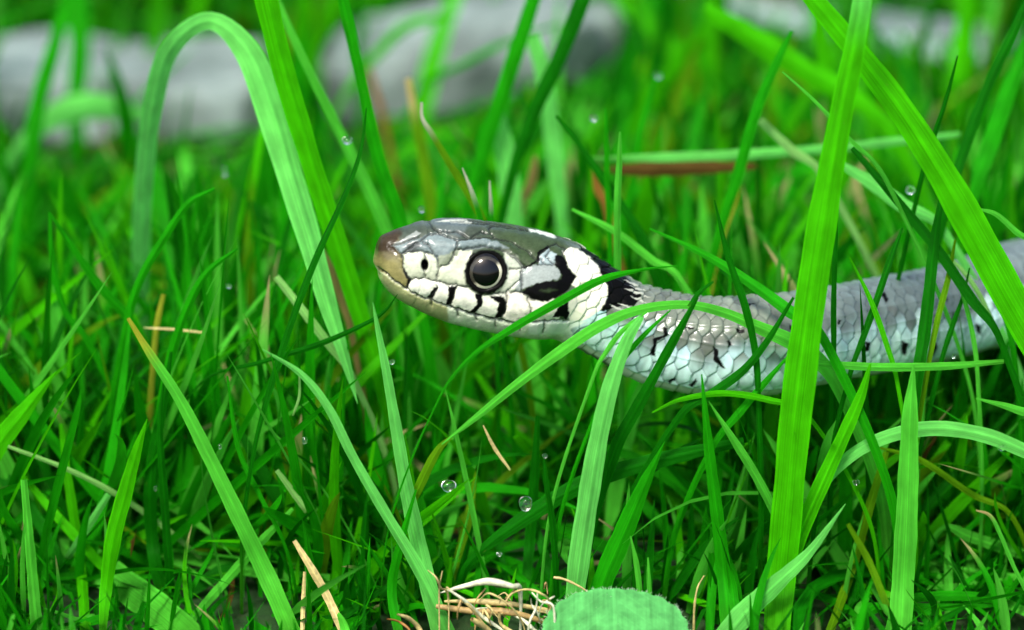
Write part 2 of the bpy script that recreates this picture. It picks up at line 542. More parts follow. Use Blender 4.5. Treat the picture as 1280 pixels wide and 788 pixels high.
    # blend to body scales
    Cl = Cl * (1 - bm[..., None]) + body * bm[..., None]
    nape = sstep(692, 712, QX) * (1 - bm)
    # collar and nape
    paint(inside(Cc((430, 150), (540, 185), (640, 260), (700, 330), (760, 372), (815, 425), (838, 470), (800, 520), (690, 530), (620, 552), (588, 545), (640, 480), (640, 400), (600, 330), (560, 260), (490, 205)), 1.0), [.003, .003, .003])
    for k, (x, y) in enumerate([(735, 380), (770, 410), (790, 440), (745, 425), (700, 505), (650, 515), (775, 470)]):
        paint(inside(Cc((x, y), (x + 55, y + 12), (x + 95, y + 38), (x + 50, y + 26)), .6) * .9, [.40, .42, .34])
    colr = inside(Cc((385, 205), (430, 188), (500, 215), (560, 270), (605, 340), (635, 400), (642, 450), (625, 510), (590, 552), (530, 590), (430, 625), (408, 575), (415, 490), (470, 440), (430, 392), (462, 352), (412, 300), (403, 240)), 1.2)
    paint(colr, [.78, .76, .60])
    paint(inside(Cc((425, 270), (470, 265), (480, 310), (440, 330)), 3) * .35, [.45, .44, .3])
    paint(inside(Cc((430, 500), (520, 460), (510, 500), (440, 540)), 3) * .35, [.35, .4, .33])
    paint(inside(Cc((200, 610), (320, 600), (430, 600), (520, 610), (380, 680), (180, 680)), 2) * .9, [.66, .74, .62])
    # black marks
    K = [.003, .003, .003]
    blk = np.zeros(QX.shape)
    for poly in (Dc((270, 428), (300, 432), (265, 497), (238, 495)), Dc((350, 425), (402, 432), (368, 533), (338, 525), (352, 470)),
                 Dc((498, 465), (538, 470), (540, 520), (492, 577), (462, 570), (505, 520)),
                 Dc((565, 478), (650, 483), (674, 520), (667, 570), (640, 602), (603, 598), (620, 560), (625, 520), (600, 497)),
                 Cc((145, 440), (210, 400), (290, 382), (350, 378), (372, 350), (362, 315), (338, 285), (335, 238), (388, 230), (405, 270), (412, 310), (458, 355), (440, 392), (400, 432), (300, 487), (205, 482)),
                 Cc((340, 520), (412, 488), (416, 572), (402, 600), (388, 575), (320, 582)),
                 Cc((150, 300), (200, 282), (228, 262), (238, 215), (300, 172), (320, 180), (258, 225), (245, 268), (200, 296), (165, 310)),
                 Ac((222, 370), (250, 425), (265, 440), (245, 490), (232, 492), (240, 440), (214, 385)),
                 Ec((235, 350), (242, 390), (182, 420), (172, 505), (138, 490), (155, 460), (158, 408), (215, 385), (213, 352)),
                 Ec((480, 448), (515, 465), (512, 500), (552, 572), (535, 572), (485, 522), (490, 480)),
                 Ec((605, 355), (655, 365), (655, 385), (620, 380)), Ec((240, 640), (275, 615), (280, 625), (255, 655)),
                 Ec((330, 345), (380, 352), (380, 362), (350, 362)), Ec((862, 512), (893, 525), (893, 550), (872, 535)),
                 Ec((350, 655), (395, 625), (398, 640), (370, 665)), Ec((900, 340), (930, 345), (925, 370), (905, 365)), Ec((670, 225), (720, 225), (690, 240)),
                 Fc((245, 558), (272, 575), (268, 615), (240, 622), (250, 590)), Fc((580, 575), (620, 570), (625, 600), (600, 640), (585, 620)),
                 Fc((330, 330), (350, 322), (372, 350), (360, 372)), Fc((440, 560), (470, 575), (462, 640), (438, 625)), Fc((700, 420), (722, 430), (716, 490), (698, 470)), Fc((640, 345), (680, 350), (684, 362), (648, 360)),
                 Fc((820, 470), (845, 480), (850, 530), (826, 520)), Ec((700, 330), (735, 345), (742, 365), (712, 360)), Ec((560, 420), (575, 415), (590, 440), (575, 452)),
                 Fc((105, 455), (128, 458), (120, 485), (105, 480))):
        blk = np.maximum(blk, inside(poly, .9))
    for _ in range(9):          # further dark ticks along the off-frame flank come from the scale pattern
        pass
    tick = (cellr > .965) * sstep(.42, .5, phn) * (1 - belly) * sstep(0.5, 0.2, gap) * (np.arange(n_r)[:, None] >= n_in)
    blk = np.maximum(blk, tick)
    blk *= (1 - 0.55 * inside(Cc((250, 430), (300, 420), (350, 425), (300, 440)), 2))
    paint(blk, K)
    ringm = inside(Fc((355, 400), (385, 385), (415, 405), (412, 440), (380, 445), (400, 430), (398, 408), (370, 410)), 1.5)
    paint(ringm * .6, [.10, .10, .09])
    # eye surround
    de = np.hypot(QX - 607, (QY - 340) * 1.0)
    er = (1 - sstep(25.5, 28.5, de + 2.5 * (vnoise(QX / 3, QY / 3, 41) - .5))) * facing
    paint(er, [.003, .003, .0025])
    # nostril
    dn = np.hypot((QX - 531) / 0.8, (QY - 331) / 1.25)
    nost = (1 - sstep(5.0, 6.8, dn)) * facing
    paint(nost, [.002, .002, .002])
    # ---- plate seams
    lines = [Ac((150, 235), (210, 280), (215, 370), (260, 440), (235, 495)), Ac((150, 235), (220, 215), (300, 180)),
             Ac((260, 437), (350, 432), (430, 456), (540, 477), (610, 492)), Ac((430, 300), (437, 380), (420, 445)),
             Ac((352, 275), (352, 320)), Ac((352, 385), (350, 432)), Ac((215, 280), (300, 262), (400, 288), (430, 300)),
             Ac((215, 280), (330, 200), (380, 165), (460, 165), (550, 210)), Ac((550, 210), (545, 250), (500, 350), (440, 362)),
             Ac((330, 200), (380, 240), (400, 288)),
             Ac((550, 210), (620, 195), (700, 150), (760, 165)), Ac((370, 85), (410, 140), (460, 165)), Ac((410, 140), (560, 150), (620, 195)),
             Ac((560, 262), (700, 238), (820, 262), (900, 300), (970, 370)), Ac((620, 195), (760, 188), (880, 212), (985, 275), (1040, 330)),
             Ac((760, 165), (775, 190)), Ac((370, 78), (480, 80), (620, 92), (760, 110), (900, 130), (985, 140)),
             Ac((760, 165), (740, 130), (780, 112)),
             Cc((60, 215), (110, 250), (155, 302)), Cc((300, 180), (350, 165), (400, 190)), Cc((75, 308), (150, 308), (155, 302)),
             Cc((150, 308), (148, 365), (60, 440)), Cc((60, 440), (145, 440)), Cc((148, 365), (150, 435)),
             Cc((240, 285), (335, 282)), Cc((-20, 450), (60, 440)), Cc((30, 600), (60, 520), (60, 440)), Cc((230, 485), (180, 470), (200, 530), (190, 600)),
             Cc((280, 200), (250, 230), (270, 270), (300, 285)), Cc((310, 205), (290, 240), (335, 280)), Cc((400, 190), (385, 232)),
             Dc((290, 430), (245, 495)), Dc((400, 430), (365, 530)), Dc((610, 600), (612, 645)), Dc((250, 500), (262, 530)), Dc((400, 555), (405, 590)), Dc((500, 580), (508, 615)),
             Dc((750, 620), (745, 665)), Dc((880, 605), (870, 680))]
    dmin = np.full(QX.shape, 1e9)
    for l in lines: dmin = np.minimum(dmin, pdist(l))
    dmin = np.where(facing, dmin, 1e9)
    ln = np.exp(-(dmin / 1.15)**2)
    paint(ln * .8, [.02, .024, .022])
    mouth = Dc((-30, 325), (0, 345), (60, 398), (120, 440), (230, 497), (340, 533), (470, 577), (600, 607), (700, 628), (810, 620), (900, 612), (1000, 612))
    dm = np.where(facing, pdist(mouth), 1e9)
    ml = np.exp(-(dm / 1.1)**2)
    paint(ml * .85, [.03, .03, .02])
    # ---- relief (mm)
    hd = 1 - bm
    D += bodyD * bm
    cell = vnoise(QX / 9, QY / 9, 51)
    D += hd * (0.16 * np.minimum(dmin, 7) / 7 - 0.18 * ln - 0.35 * np.exp(-(dm / 1.6)**2) + 0.05 * cell)
    lipb = np.where(facing, pdist([(520, 358), (557, 368), (590, 377), (630, 386), (690, 386)]), 1e9)
    D += hd * .22 * np.exp(-(lipb / 9)**2)
    D += facing * (-0.26 * np.exp(-(((QX - 573) / 13)**2 + ((QY - 336) / 11)**2)))
    D += facing * 0.45 * np.exp(-(((QX - 685) / 34)**2 + ((QY - 372) / 30)**2))
    brow = np.where(facing, pdist(Ac((560, 240), (700, 215), (820, 240), (900, 290))), 1e9)
    D += .38 * np.exp(-(brow / 6.5)**2)
    canth = np.where(facing, pdist(Ac((260, 215), (400, 230), (560, 235))), 1e9)
    D += .14 * np.exp(-(canth / 7)**2)
    D -= 1.9 * (1 - sstep(14.5, 21, de)) * facing
    D += .26 * np.exp(-((de - 24.5) / 3.0)**2) * facing
    D -= 1.1 * (1 - sstep(1.5, 5.5, dn)) * facing
    D += .16 * np.exp(-((dn - 8) / 2.5)**2) * facing
    D *= sstep(468.5, 486, QX) * .9 + .1
    full = lambda Q: np.concatenate([Q, Q[:, 1:M // 2][:, ::-1]], axis=1)
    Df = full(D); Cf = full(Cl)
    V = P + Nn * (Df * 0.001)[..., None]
    V[0] = V[0].mean(axis=0)
    i = np.arange(n_r - 1)[:, None]; j = np.arange(M)[None]
    q = np.stack([i * M + j, i * M + (j + 1) % M, (i + 1) * M + (j + 1) % M, (i + 1) * M + j], axis=-1).reshape(-1, 4)
    q = q[:, ::-1]
    root = bpy.data.objects.new('snake', None)
    root.empty_display_size = 0.01
    root.location = (ctr[300][0], ctr[300][1], ctr[300][2] - 0.008)
    COL.objects.link(root)
    bpy.context.view_layer.update()
    tag(root, 'grey grass snake with cream collar and black nape gliding through the wet grass', 'snake')
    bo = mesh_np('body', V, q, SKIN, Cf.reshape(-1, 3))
    bo.data.polygons.foreach_set('use_smooth', np.ones(len(bo.data.polygons), dtype=bool))
    bo.parent = root; bo.matrix_parent_inverse = root.matrix_world.inverted()
    # ---- eyes (near and far)
    k = np.unravel_index(np.argmin(np.where(facing, np.hypot(QX - 607, QY - 340), 1e9)), QX.shape)
    for side, jx in (('near', k[1]), ('far', M - k[1])):
        p = P[k[0], jx]; nn = Nn[k[0], jx]
        b_axis = -B[k[0]] if side == 'near' else B[k[0]]
        nn = nn * .6 + b_axis * .4; nn /= np.linalg.norm(nn)
        if side == 'near':
            vd = (CAM - p) / np.linalg.norm(CAM - p)
            nn = nn * .6 + vd * .4; nn /= np.linalg.norm(nn)
        R = 0.0029
        c0 = p - nn * 0.0017
        fwdv = T[k[0]] - nn * (T[k[0]] @ nn); fwdv /= np.linalg.norm(fwdv)     # towards the tail
        upv = np.cross(nn, fwdv)
        if upv[2] < 0: upv = -upv
        nt_, npn = 70, 96
        th = np.linspace(0.0001, math.pi * .62, nt_)[:, None]; ps = np.linspace(0, 2 * math.pi, npn, endpoint=False)[None]
        d1, d2, d3 = np.cos(th) * np.ones_like(ps), np.sin(th) * np.cos(ps), np.sin(th) * np.sin(ps)
        flat = 1 - 0.10 * np.exp(-(th / .7)**2)
        VV = c0 + R * (d1 * flat)[..., None] * nn + R * d2[..., None] * fwdv + R * d3[..., None] * upv
        ux, uy = np.sin(th) * np.cos(ps), np.sin(th) * np.sin(ps)
        rr = np.hypot(ux - .02, uy + .05)
        gold = sstep(.60, .635, rr) * (1 - sstep(.72, .79, rr))
        wgt = 0.04 + .96 * sstep(-.05, .45, (ux * .80 - uy * .60) / (rr + 1e-6))
        cc = np.ones(rr.shape + (3,)) * np.array([.0025, .002, .002])
        iris = sstep(.5, .7, rr) * (vnoise(np.cos(ps) * 9 + 20 + 0 * th, th * 9 + np.sin(ps) * 9 + 20, 61))
        cc += iris[..., None] * np.array([.006, .005, .003])
        pup = 1 - sstep(.59, .61, rr)
        cc = cc * (1 - pup[..., None]) + np.array([.001, .001, .0012]) * pup[..., None]
        g = (gold * wgt)[..., None]
        cc = cc * (1 - g) + np.array([.85, .82, .58]) * g
        i_ = np.arange(nt_ - 1)[:, None]; j_ = np.arange(npn)[None]
        qq = np.stack([i_ * npn + j_, i_ * npn + (j_ + 1) % npn, (i_ + 1) * npn + (j_ + 1) % npn, (i_ + 1) * npn + j_], -1).reshape(-1, 4)
        eo = mesh_np('eye', VV.reshape(-1, 3), qq, EYE, cc.reshape(-1, 3))
        eo.parent = root; eo.matrix_parent_inverse = root.matrix_world.inverted()
    return ctr


SN = build_snake()

# ------------------------------------------------------------------ traced grass blades
TINT = {'mid': (.014, .320, .003), 'bright': (.055, .48, .002), 'light': (.085, .54, .035), 'mint': (.14, .62, .10),
        'deep_shaded': (.005, .150, .002), 'olive': (.11, .30, .004), 'pale': (.25, .56, .13), 'straw': (.50, .40, .15),  # darkest green: natural variation, plus blade shade put into the colour
        'yellow': (.40, .42, .03), 'tan': (.36, .24, .08), 'brown': (.12, .06, .015), 'orange': (.34, .15, .03), 'white': (.58, .60, .40)}


HERO = np.full((200, 326), 9.0)      # depth of the traced blades, so that the undergrowth does not bury them


def catmull(P, n):
    P = np.asarray(P, float)
    if len(P) == 2:
        t = np.linspace(0, 1, n)[:, None]
        return P[0] * (1 - t) + P[1] * t
    d = np.concatenate([[0], np.cumsum(np.maximum(np.linalg.norm(np.diff(P[:, :3], axis=0), axis=1), 1e-6)**.5)])
    m = np.zeros_like(P)
    for i in range(len(P)):
        a_, b_ = max(i - 1, 0), min(i + 1, len(P) - 1)
        m[i] = (P[b_] - P[a_]) / (d[b_] - d[a_])
    t = np.linspace(0, d[-1], n)
    k = np.clip(np.searchsorted(d, t, side='right') - 1, 0, len(d) - 2)
    h = (d[k + 1] - d[k])[:, None]
    u = (t[:, None] - d[k][:, None]) / h
    return (2 * u**3 - 3 * u**2 + 1) * P[k] + (u**3 - 2 * u**2 + u) * h * m[k] + (-2 * u**3 + 3 * u**2) * P[k + 1] + (u**3 - u**2) * h * m[k + 1]


BLADES = 'grass blades standing around the snake'


def blade(label, col, pts, yr, yt, twist=0.0, fold=0.25, dead_tip=None, root=True, name='grass_leaf', cat='grass blade',
          group=BLADES, mat=None, seg=80, spin=0.0, tip=None):
    """pts run from the root end to the tip: (x, y, apparent width)."""
    n = len(pts)
    L = np.concatenate([[0], np.cumsum([math.hypot(pts[i + 1][0] - pts[i][0], pts[i + 1][1] - pts[i][1]) for i in range(n - 1)])])
    P = []
    for (x, y, w_), l in zip([p[:3] for p in pts], L):
        Y = yr + (yt - yr) * l / L[-1]
        q = at(x, y, Y)
        dep = (q - CAM) @ FW
        P.append([*q, w_ * dep / FPX])
    P = np.array(P)
    if root and P[0, 2] > 0.002:
        t = P[0, :3] - P[1, :3]; t /= np.linalg.norm(t)
        hh = P[0, 2]
        g = P[0, :3] + np.array([t[0] * hh * .45, t[1] * hh * .3 + 0.002, 0]); g[2] = -0.003
        mid = P[0, :3] * .5 + g * .5 + np.array([t[0], t[1], 0]) * hh * .12
        P = np.vstack([[*g, P[0, 3] * .75], [*mid, P[0, 3] * .95], P])
    C = catmull(P, seg)
    C[:, 3] = np.maximum(C[:, 3], 0.00006)
    pos, w_ = C[:, :3], C[:, 3]
    T = np.gradient(pos, axis=0); T /= np.linalg.norm(T, axis=1)[:, None]
    view = pos - CAM; view /= np.linalg.norm(view, axis=1)[:, None]
    side = np.cross(T, view); side /= np.linalg.norm(side, axis=1)[:, None]
    nor = np.cross(side, T)
    s_ = np.linspace(0, 1, seg)
    tw = (twist + spin * (s_ - .5) + 0.10 * np.sin(s_ * 7 + random.random() * 6))[:, None]
    sd = side * np.cos(tw) + nor * np.sin(tw)
    no_ = nor * np.cos(tw) - side * np.sin(tw)
    w_ = w_ * .88 / max(math.cos(twist), .35)
    K = 9
    us = np.linspace(-1, 1, K)
    edge = 1 + 0.03 * np.sin(s_ * 31 + random.random() * 9) + 0.02 * np.sin(s_ * 67)
    V = []; UV = []; Cc = []
    c0 = np.array(TINT[col]); ct = np.array(TINT[dead_tip]) if dead_tip else c0 * 1.05
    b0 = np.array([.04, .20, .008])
    ls = np.concatenate([[0], np.cumsum(np.linalg.norm(np.diff(pos, axis=0), axis=1))])
    r0 = random.random() * 50
    for k in range(K):
        uu = us[k]
        off = sd * (w_ * edge * .5 * uu)[:, None] + no_ * (fold * w_ * .5 * (abs(uu)**1.3) - 0.02 * w_ * (k % 2) - (0.07 * w_ if k == K // 2 else 0))[:, None]
        V.append(pos + off)
        UV.append(np.stack([np.full(seg, (uu + 1) / 2 + r0), ls * 100], 1))
        if dead_tip:
            tt = sstep(.80, .93, s_)[:, None]
        else:
            tt = sstep(.5, 1, s_)[:, None]
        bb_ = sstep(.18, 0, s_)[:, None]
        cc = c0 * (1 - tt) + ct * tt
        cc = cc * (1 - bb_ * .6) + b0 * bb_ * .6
        mid_ = 1 + (.22 if k == K // 2 else 0) + (.25 if k in (0, K - 1) else 0)
        Cc.append(cc * mid_)
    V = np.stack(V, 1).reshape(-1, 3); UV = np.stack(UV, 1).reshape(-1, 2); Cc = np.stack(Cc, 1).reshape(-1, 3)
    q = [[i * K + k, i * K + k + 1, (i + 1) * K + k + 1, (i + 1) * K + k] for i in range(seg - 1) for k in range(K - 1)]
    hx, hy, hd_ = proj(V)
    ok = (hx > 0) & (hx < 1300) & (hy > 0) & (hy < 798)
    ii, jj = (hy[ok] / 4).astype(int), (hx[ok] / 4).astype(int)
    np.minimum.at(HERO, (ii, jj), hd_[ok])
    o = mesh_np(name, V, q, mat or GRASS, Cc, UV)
    return tag(o, label, cat, group)


B_ = blade
# --- left side
B_('broad blade arching over the upper left and drooping to a point left of the snake', 'mint',
   [(176, 330, 24), (180, 230, 27), (190, 140, 28), (212, 62, 27), (262, 26, 26), (308, 62, 36), (338, 135, 44), (362, 215, 42), (388, 300, 37), (412, 385, 30), (432, 450, 18), (447, 505, 1)], .050, -.002, twist=.15, spin=.9, fold=.12)
B_('bright straight blade right beside the drooping arch, leaving the top edge', 'bright',
   [(474, 470, 20), (452, 400, 26), (420, 300, 29), (385, 190, 30), (352, 80, 32), (328, -20, 32), (310, -90, 20)], .016, .016, fold=.2)
B_('slender light blade between the bright straight blade and the snout, leaving the top edge', 'light',
   [(520, 400, 12), (492, 310, 16), (455, 225, 17), (412, 140, 14), (368, 50, 11), (338, -20, 9)], .030, .035)
B_('tall upright blade rising behind the snout to the top edge', 'mid',
   [(520, 360, 16), (500, 280, 20), (470, 190, 19), (448, 90, 17), (428, 0, 16), (415, -60, 10)], .024, .028, twist=.4)
B_('thin dark blade bending from left of the snout up past the arch', 'deep_shaded',
   [(318, 560, 6), (342, 470, 9), (372, 380, 10), (400, 310, 10), (430, 245, 8), (450, 190, 6), (458, 135, 2)], -.010, -.004, twist=.5)
B_('dark thin horizontal blade with its tip just under the snout', 'deep_shaded',
   [(250, 480, 3), (330, 452, 7), (400, 430, 8), (462, 402, 6), (482, 388, 4), (497, 368, 1)], .004, -.010, root=True)
B_('light blue-green upright blade ending in a point below the snout', 'mint',
   [(552, 800, 24), (528, 700, 24), (508, 610, 20), (494, 530, 16), (482, 460, 12), (472, 410, 7), (466, 378, 1)], -.018, -.012, fold=.3)
B_('long pale blade leaning left from bottom centre with its tip above the dewdrops', 'mint',
   [(562, 800, 22), (528, 722, 19), (480, 640, 15), (440, 570, 13), (410, 510, 12), (376, 468, 9), (328, 437, 2)], -.022, -.014, twist=.3, fold=.35)
B_('wide mid-green blade leaning left across the lower left with a yellow broken tip', 'light',
   [(372, 810, 27), (338, 730, 26), (300, 650, 23), (262, 572, 20), (225, 500, 16), (186, 440, 11), (160, 398, 5)], -.016, -.006, dead_tip='yellow', fold=.2)
B_('bright leaf-shaped blade standing upright in the lower left corner area', 'bright',
   [(128, 800, 9), (132, 740, 17), (142, 670, 23), (158, 610, 21), (172, 560, 13), (184, 524, 1)], -.018, -.014, fold=.15)
B_('short light blade with blunt tip at the far lower left', 'light',
   [(48, 800, 18), (42, 740, 16), (36, 670, 13), (30, 600, 9)], -.018, -.014, fold=.4)
B_('very broad soft blade crossing the bottom left corner', 'light',
   [(250, 812, 50), (205, 770, 48), (150, 728, 46), (80, 680, 46), (30, 630, 44), (0, 580, 36), (-30, 500, 12)], .002, .006, fold=.1)
B_('bright blade entering from the left edge and pointing up right', 'bright',
   [(-40, 610, 36), (0, 552, 30), (32, 512, 22), (70, 465, 2)], -.004, .0)
B_('pale thin stalk lying diagonally in the lower left', 'pale',
   [(252, 698, 6), (200, 655, 8), (140, 615, 8), (80, 585, 7), (10, 558, 5)], .000, -.004, root=False, fold=.5, name='grass_stalk', cat='grass stalk')
B_('short pale cut stalk hanging from the diagonal stalk', 'mint',
   [(84, 698, 9), (104, 668, 11), (136, 618, 9)], -.004, -.004, root=False, name='grass_stalk', cat='grass stalk')
B_('curled-tip blade high in the left middle, above the yellow broken one', 'mid',
   [(160, 400, 12), (176, 348, 12), (205, 298, 11), (236, 254, 9), (268, 236, 4)], .012, .012, fold=.4)
B_('curled-tip blade left of the thin dark blade, hooking right', 'mid',
   [(196, 540, 12), (210, 460, 12), (230, 395, 12), (258, 342, 10), (297, 311, 3)], .004, .004, fold=.4)
B_('thin blade at the left with bent tip turning straight down', 'mid',
   [(112, 430, 9), (82, 390, 9), (66, 330, 8), (62, 265, 4)], .014, .014)
B_('slim blade slanting from upper left tip to the middle left', 'mid',
   [(168, 410, 14), (128, 362, 13), (92, 312, 9), (62, 266, 3)], .016, .013)
B_('dark upright blade pair member in the lower left behind the leaf-shaped blade', 'deep_shaded',
   [(210, 770, 16), (192, 690, 18), (188, 600, 18), (205, 500, 12), (214, 440, 4)], -.004, .0)
B_('dark slim blade just right of the leaf-shaped blade', 'deep_shaded',
   [(212, 720, 12), (205, 620, 12), (200, 540, 8), (204, 480, 2)], -.008, -.006)
B_('yellow-green upright blade at the lower left behind the pale stalk', 'bright',
   [(108, 800, 16), (100, 700, 14), (88, 620, 13), (76, 530, 6)], -.006, .004)
B_('pale blade slanting up right from the bottom edge left of centre', 'light',
   [(218, 800, 10), (268, 742, 13), (322, 682, 13), (366, 636, 5)], -.012, -.008)
B_('straw-coloured split stub at the bottom left of centre', 'straw',
   [(436, 805, 12), (412, 752, 12), (390, 712, 11), (368, 676, 6)], -.022, -.020, fold=.5, name='dry_stalk', cat='dry stalk', mat=STRAW)
B_('thin tan stem standing beside the straw-coloured split stub', 'straw',
   [(378, 800, 6), (379, 750, 6), (381, 715, 4)], -.021, -.020, fold=.5, name='dry_stalk', cat='dry stalk', mat=STRAW)
B_('short pale bent blade behind the drooping arch tip', 'pale',
   [(440, 470, 9), (412, 432, 12), (378, 388, 12), (345, 346, 9)], .006, .008)
B_('pinkish tan dry blade behind the drooping arch', 'tan',
   [(440, 420, 9), (430, 380, 13), (415, 340, 11), (404, 312, 4)], .020, .022, name='dry_grass_leaf', cat='dry grass blade')
B_('short yellow upright stub in the left middle', 'yellow',
   [(194, 424, 8), (198, 396, 8), (204, 368, 6)], .014, .014, name='dry_stalk', cat='dry stalk')
B_('thin straw thread lying across the yellow stub', 'straw',
   [(180, 410, 2), (215, 412, 3), (256, 416, 2)], .013, .013, root=False, name='dry_stalk', cat='dry stalk', mat=STRAW)
B_('thin green blade leaning between the wide blade and the long pale blade', 'mid',
   [(352, 672, 5), (325, 620, 7), (298, 560, 7), (284, 470, 3)], -.010, -.006)
B_('short pale broken piece in the lower left middle', 'pale',
   [(384, 640, 8), (366, 615, 9), (346, 588, 6)], -.008, -.008, root=False, name='grass_stalk', cat='grass stalk')
B_('thin pale crossing thread hanging below the long pale blade tip', 'pale',
   [(366, 520, 3), (374, 495, 4), (374, 462, 2)], -.013, -.013, root=False, name='grass_stalk', cat='grass stalk')
B_('upright narrow blade right of the long pale blade at bottom centre', 'mid',
   [(500, 800, 14), (490, 740, 14), (498, 690, 12), (520, 612, 3)], -.02, -.018)
B_('blurred broad upright blade at the top left corner', 'mid',
   [(95, 130, 26), (100, 60, 30), (95, -30, 26)], .19, .2)
B_('blurred upright blade crossing the left stone', 'mid',
   [(40, 200, 22), (48, 130, 24), (70, 50, 20), (85, -20, 12)], .12, .13)
B_('blurred pale blade lying low in front of the left stone', 'mint',
   [(20, 190, 14), (70, 145, 34), (120, 132, 38), (190, 148, 14)], .14, .15)
# --- behind the head
B_('blade with a curled white dry tip above the head', 'olive',
   [(612, 300, 10), (590, 250, 12), (562, 205, 10), (540, 168, 8), (528, 148, 5), (527, 128, 4)], .018, .018, dead_tip='white')
B_('short slim blade with white tip just right of the curled dry tip', 'mid',
   [(606, 300, 8), (594, 252, 7), (578, 210, 2)], .012, .012, dead_tip='white')
B_('tiny upright blade tip behind the crown of the head', 'mid',
   [(616, 300, 7), (614, 262, 6), (612, 226, 2)], .014, .014, dead_tip='white')
B_('blurred yellow-tipped stalk behind the head, left of the white tip', 'olive',
   [(540, 270, 16), (530, 200, 17), (518, 140, 14), (510, 98, 9)], .06, .065, dead_tip='straw')
B_('blurred reddish dry stem behind the snout', 'orange',
   [(480, 150, 8), (470, 115, 9), (462, 85, 5)], .13, .13, name='dry_stalk', cat='dry stalk')
B_('wide blurred pale blade straight above the crown', 'mint',
   [(642, 280, 26), (636, 225, 30), (630, 180, 26), (624, 140, 14)], .062, .065)
B_('tall blurred pale blade above the back of the head', 'mint',
   [(702, 270, 18), (695, 210, 24), (688, 150, 24), (680, 95, 24), (665, 45, 20)], .068, .075)
B_('dark blurred blade slanting to the top edge above the collar', 'deep_shaded',
   [(640, 220, 14), (668, 140, 20), (698, 75, 22), (728, 0, 22), (745, -50, 12)], .05, .055)
B_('green blurred blade slanting to the top edge, left of the darker one', 'mid',
   [(585, 260, 16), (606, 185, 22), (634, 100, 22), (660, 20, 22), (680, -40, 16)], .06, .065)
B_('blurred bright blade curving over the middle stone', 'bright',
   [(430, 120, 9), (470, 70, 14), (510, 32, 16), (570, 18, 8)], .17, .17)
B_('blurred thin blade crossing below the middle stone', 'mid',
   [(530, 110, 8), (580, 80, 10), (640, 50, 8), (700, 30, 4)], .14, .14)
B_('bright slim vertical blade rising above the cream collar', 'light',
   [(774, 380, 9), (772, 320, 10), (772, 250, 10), (774, 200, 8), (775, 165, 3)], .010, .008, fold=.5)
B_('short upright blade left of the slim vertical one', 'mid',
   [(762, 290, 8), (759, 230, 8), (758, 180, 7), (757, 135, 3)], .022, .022)
B_('dark blade leaning left above the collar with fine tip', 'deep_shaded',
   [(800, 300, 10), (766, 240, 12), (730, 190, 9), (695, 145, 4)], .022, .026)
B_('dark short blade crossing the leaning dark blade above the collar', 'deep_shaded',
   [(820, 330, 10), (790, 275, 12), (752, 225, 10), (715, 160, 3)], .03, .034)
B_('pale diagonal blade behind the nape', 'light',
   [(850, 350, 10), (815, 325, 11), (770, 290, 10), (715, 262, 4)], .012, .016)
B_('blurred upright stalk topped by a bright dewdrop', 'mid',
   [(796, 190, 12), (806, 145, 11), (822, 92, 7)], .06, .062)
B_('long pale horizontal stem behind the snake, upper right', 'mint',
   [(740, 199, 5), (830, 197, 13), (930, 193, 14), (1035, 186, 12), (1110, 178, 12), (1200, 168, 6)], .046, .05, root=False, name='grass_stalk', cat='grass stalk')
B_('dark red-brown dead leaf lying under the pale horizontal stem', 'brown',
   [(752, 212, 6), (800, 212, 20), (860, 210, 22), (945, 208, 8)], .052, .054, root=False, name='dead_leaf', cat='dead leaf')
B_('yellow dry blade curling behind the tall upright green one right of centre', 'yellow',
   [(896, 320, 8), (905, 285, 11), (916, 255, 12), (926, 215, 7)], .034, .036, name='dry_grass_leaf', cat='dry grass blade')
B_('blurred green blade leaning right toward the top centre right', 'mid',
   [(895, 310, 13), (922, 220, 16), (945, 140, 15), (968, 85, 13), (990, 38, 5)], .030, .034)
B_('pale blurred stub ending in a dewdrop left of the tall blade', 'pale',
   [(1030, 222, 10), (990, 188, 13), (950, 150, 10)], .036, .036)
B_('orange-brown blurred dead piece above the collar', 'orange',
   [(758, 262, 10), (748, 236, 13), (742, 205, 6)], .045, .045, name='dead_leaf', cat='dead leaf')
B_('tan blurred dead piece above the crown', 'tan',
   [(652, 260, 10), (664, 225, 13), (670, 195, 6)], .07, .07, name='dead_leaf', cat='dead leaf')
# --- right side
B_('widest tall upright blade right of centre, running from bottom to top edge', 'bright',
   [(968, 830, 36), (974, 740, 42), (983, 640, 44), (992, 540, 46), (1004, 440, 45), (1018, 340, 43), (1034, 240, 39), (1052, 140, 33), (1070, 50, 29), (1080, -20, 26), (1088, -110, 12)], -.020, -.010, fold=.14, twist=.1, dead_tip='mint', seg=120)  # mint upper end paints the pale wet gloss, not dead tissue
B_('broad blade slanting across the upper right corner to the right edge', 'bright',
   [(1400, 560, 44), (1340, 490, 50), (1280, 402, 50), (1230, 312, 48), (1180, 222, 43), (1128, 140, 38), (1072, 66, 32), (1018, 0, 28), (970, -60, 12)], -.014, .000, fold=.12)
B_('thin blade tip poking up left behind the tall blade', 'light',
   [(1110, 230, 6), (1060, 172, 6), (1020, 128, 5), (978, 90, 2)], .004, .006)
B_('yellowish broad blurred blade slanting behind the tall blade near the top', 'bright',
   [(1120, 175, 20), (1070, 125, 28), (1000, 85, 32), (930, 40, 30), (880, 10, 18)], .085, .09)
B_('blurred bright upright blade at the top, left of the tall one', 'bright',
   [(1040, 120, 18), (1030, 75, 20), (1022, 20, 18), (1018, -30, 12)], .09, .09)
B_('dark slim blurred blade near the right edge, top', 'deep_shaded',
   [(1180, 270, 13), (1205, 190, 15), (1232, 115, 15), (1262, 50, 14), (1290, -10, 9)], .02, .03)
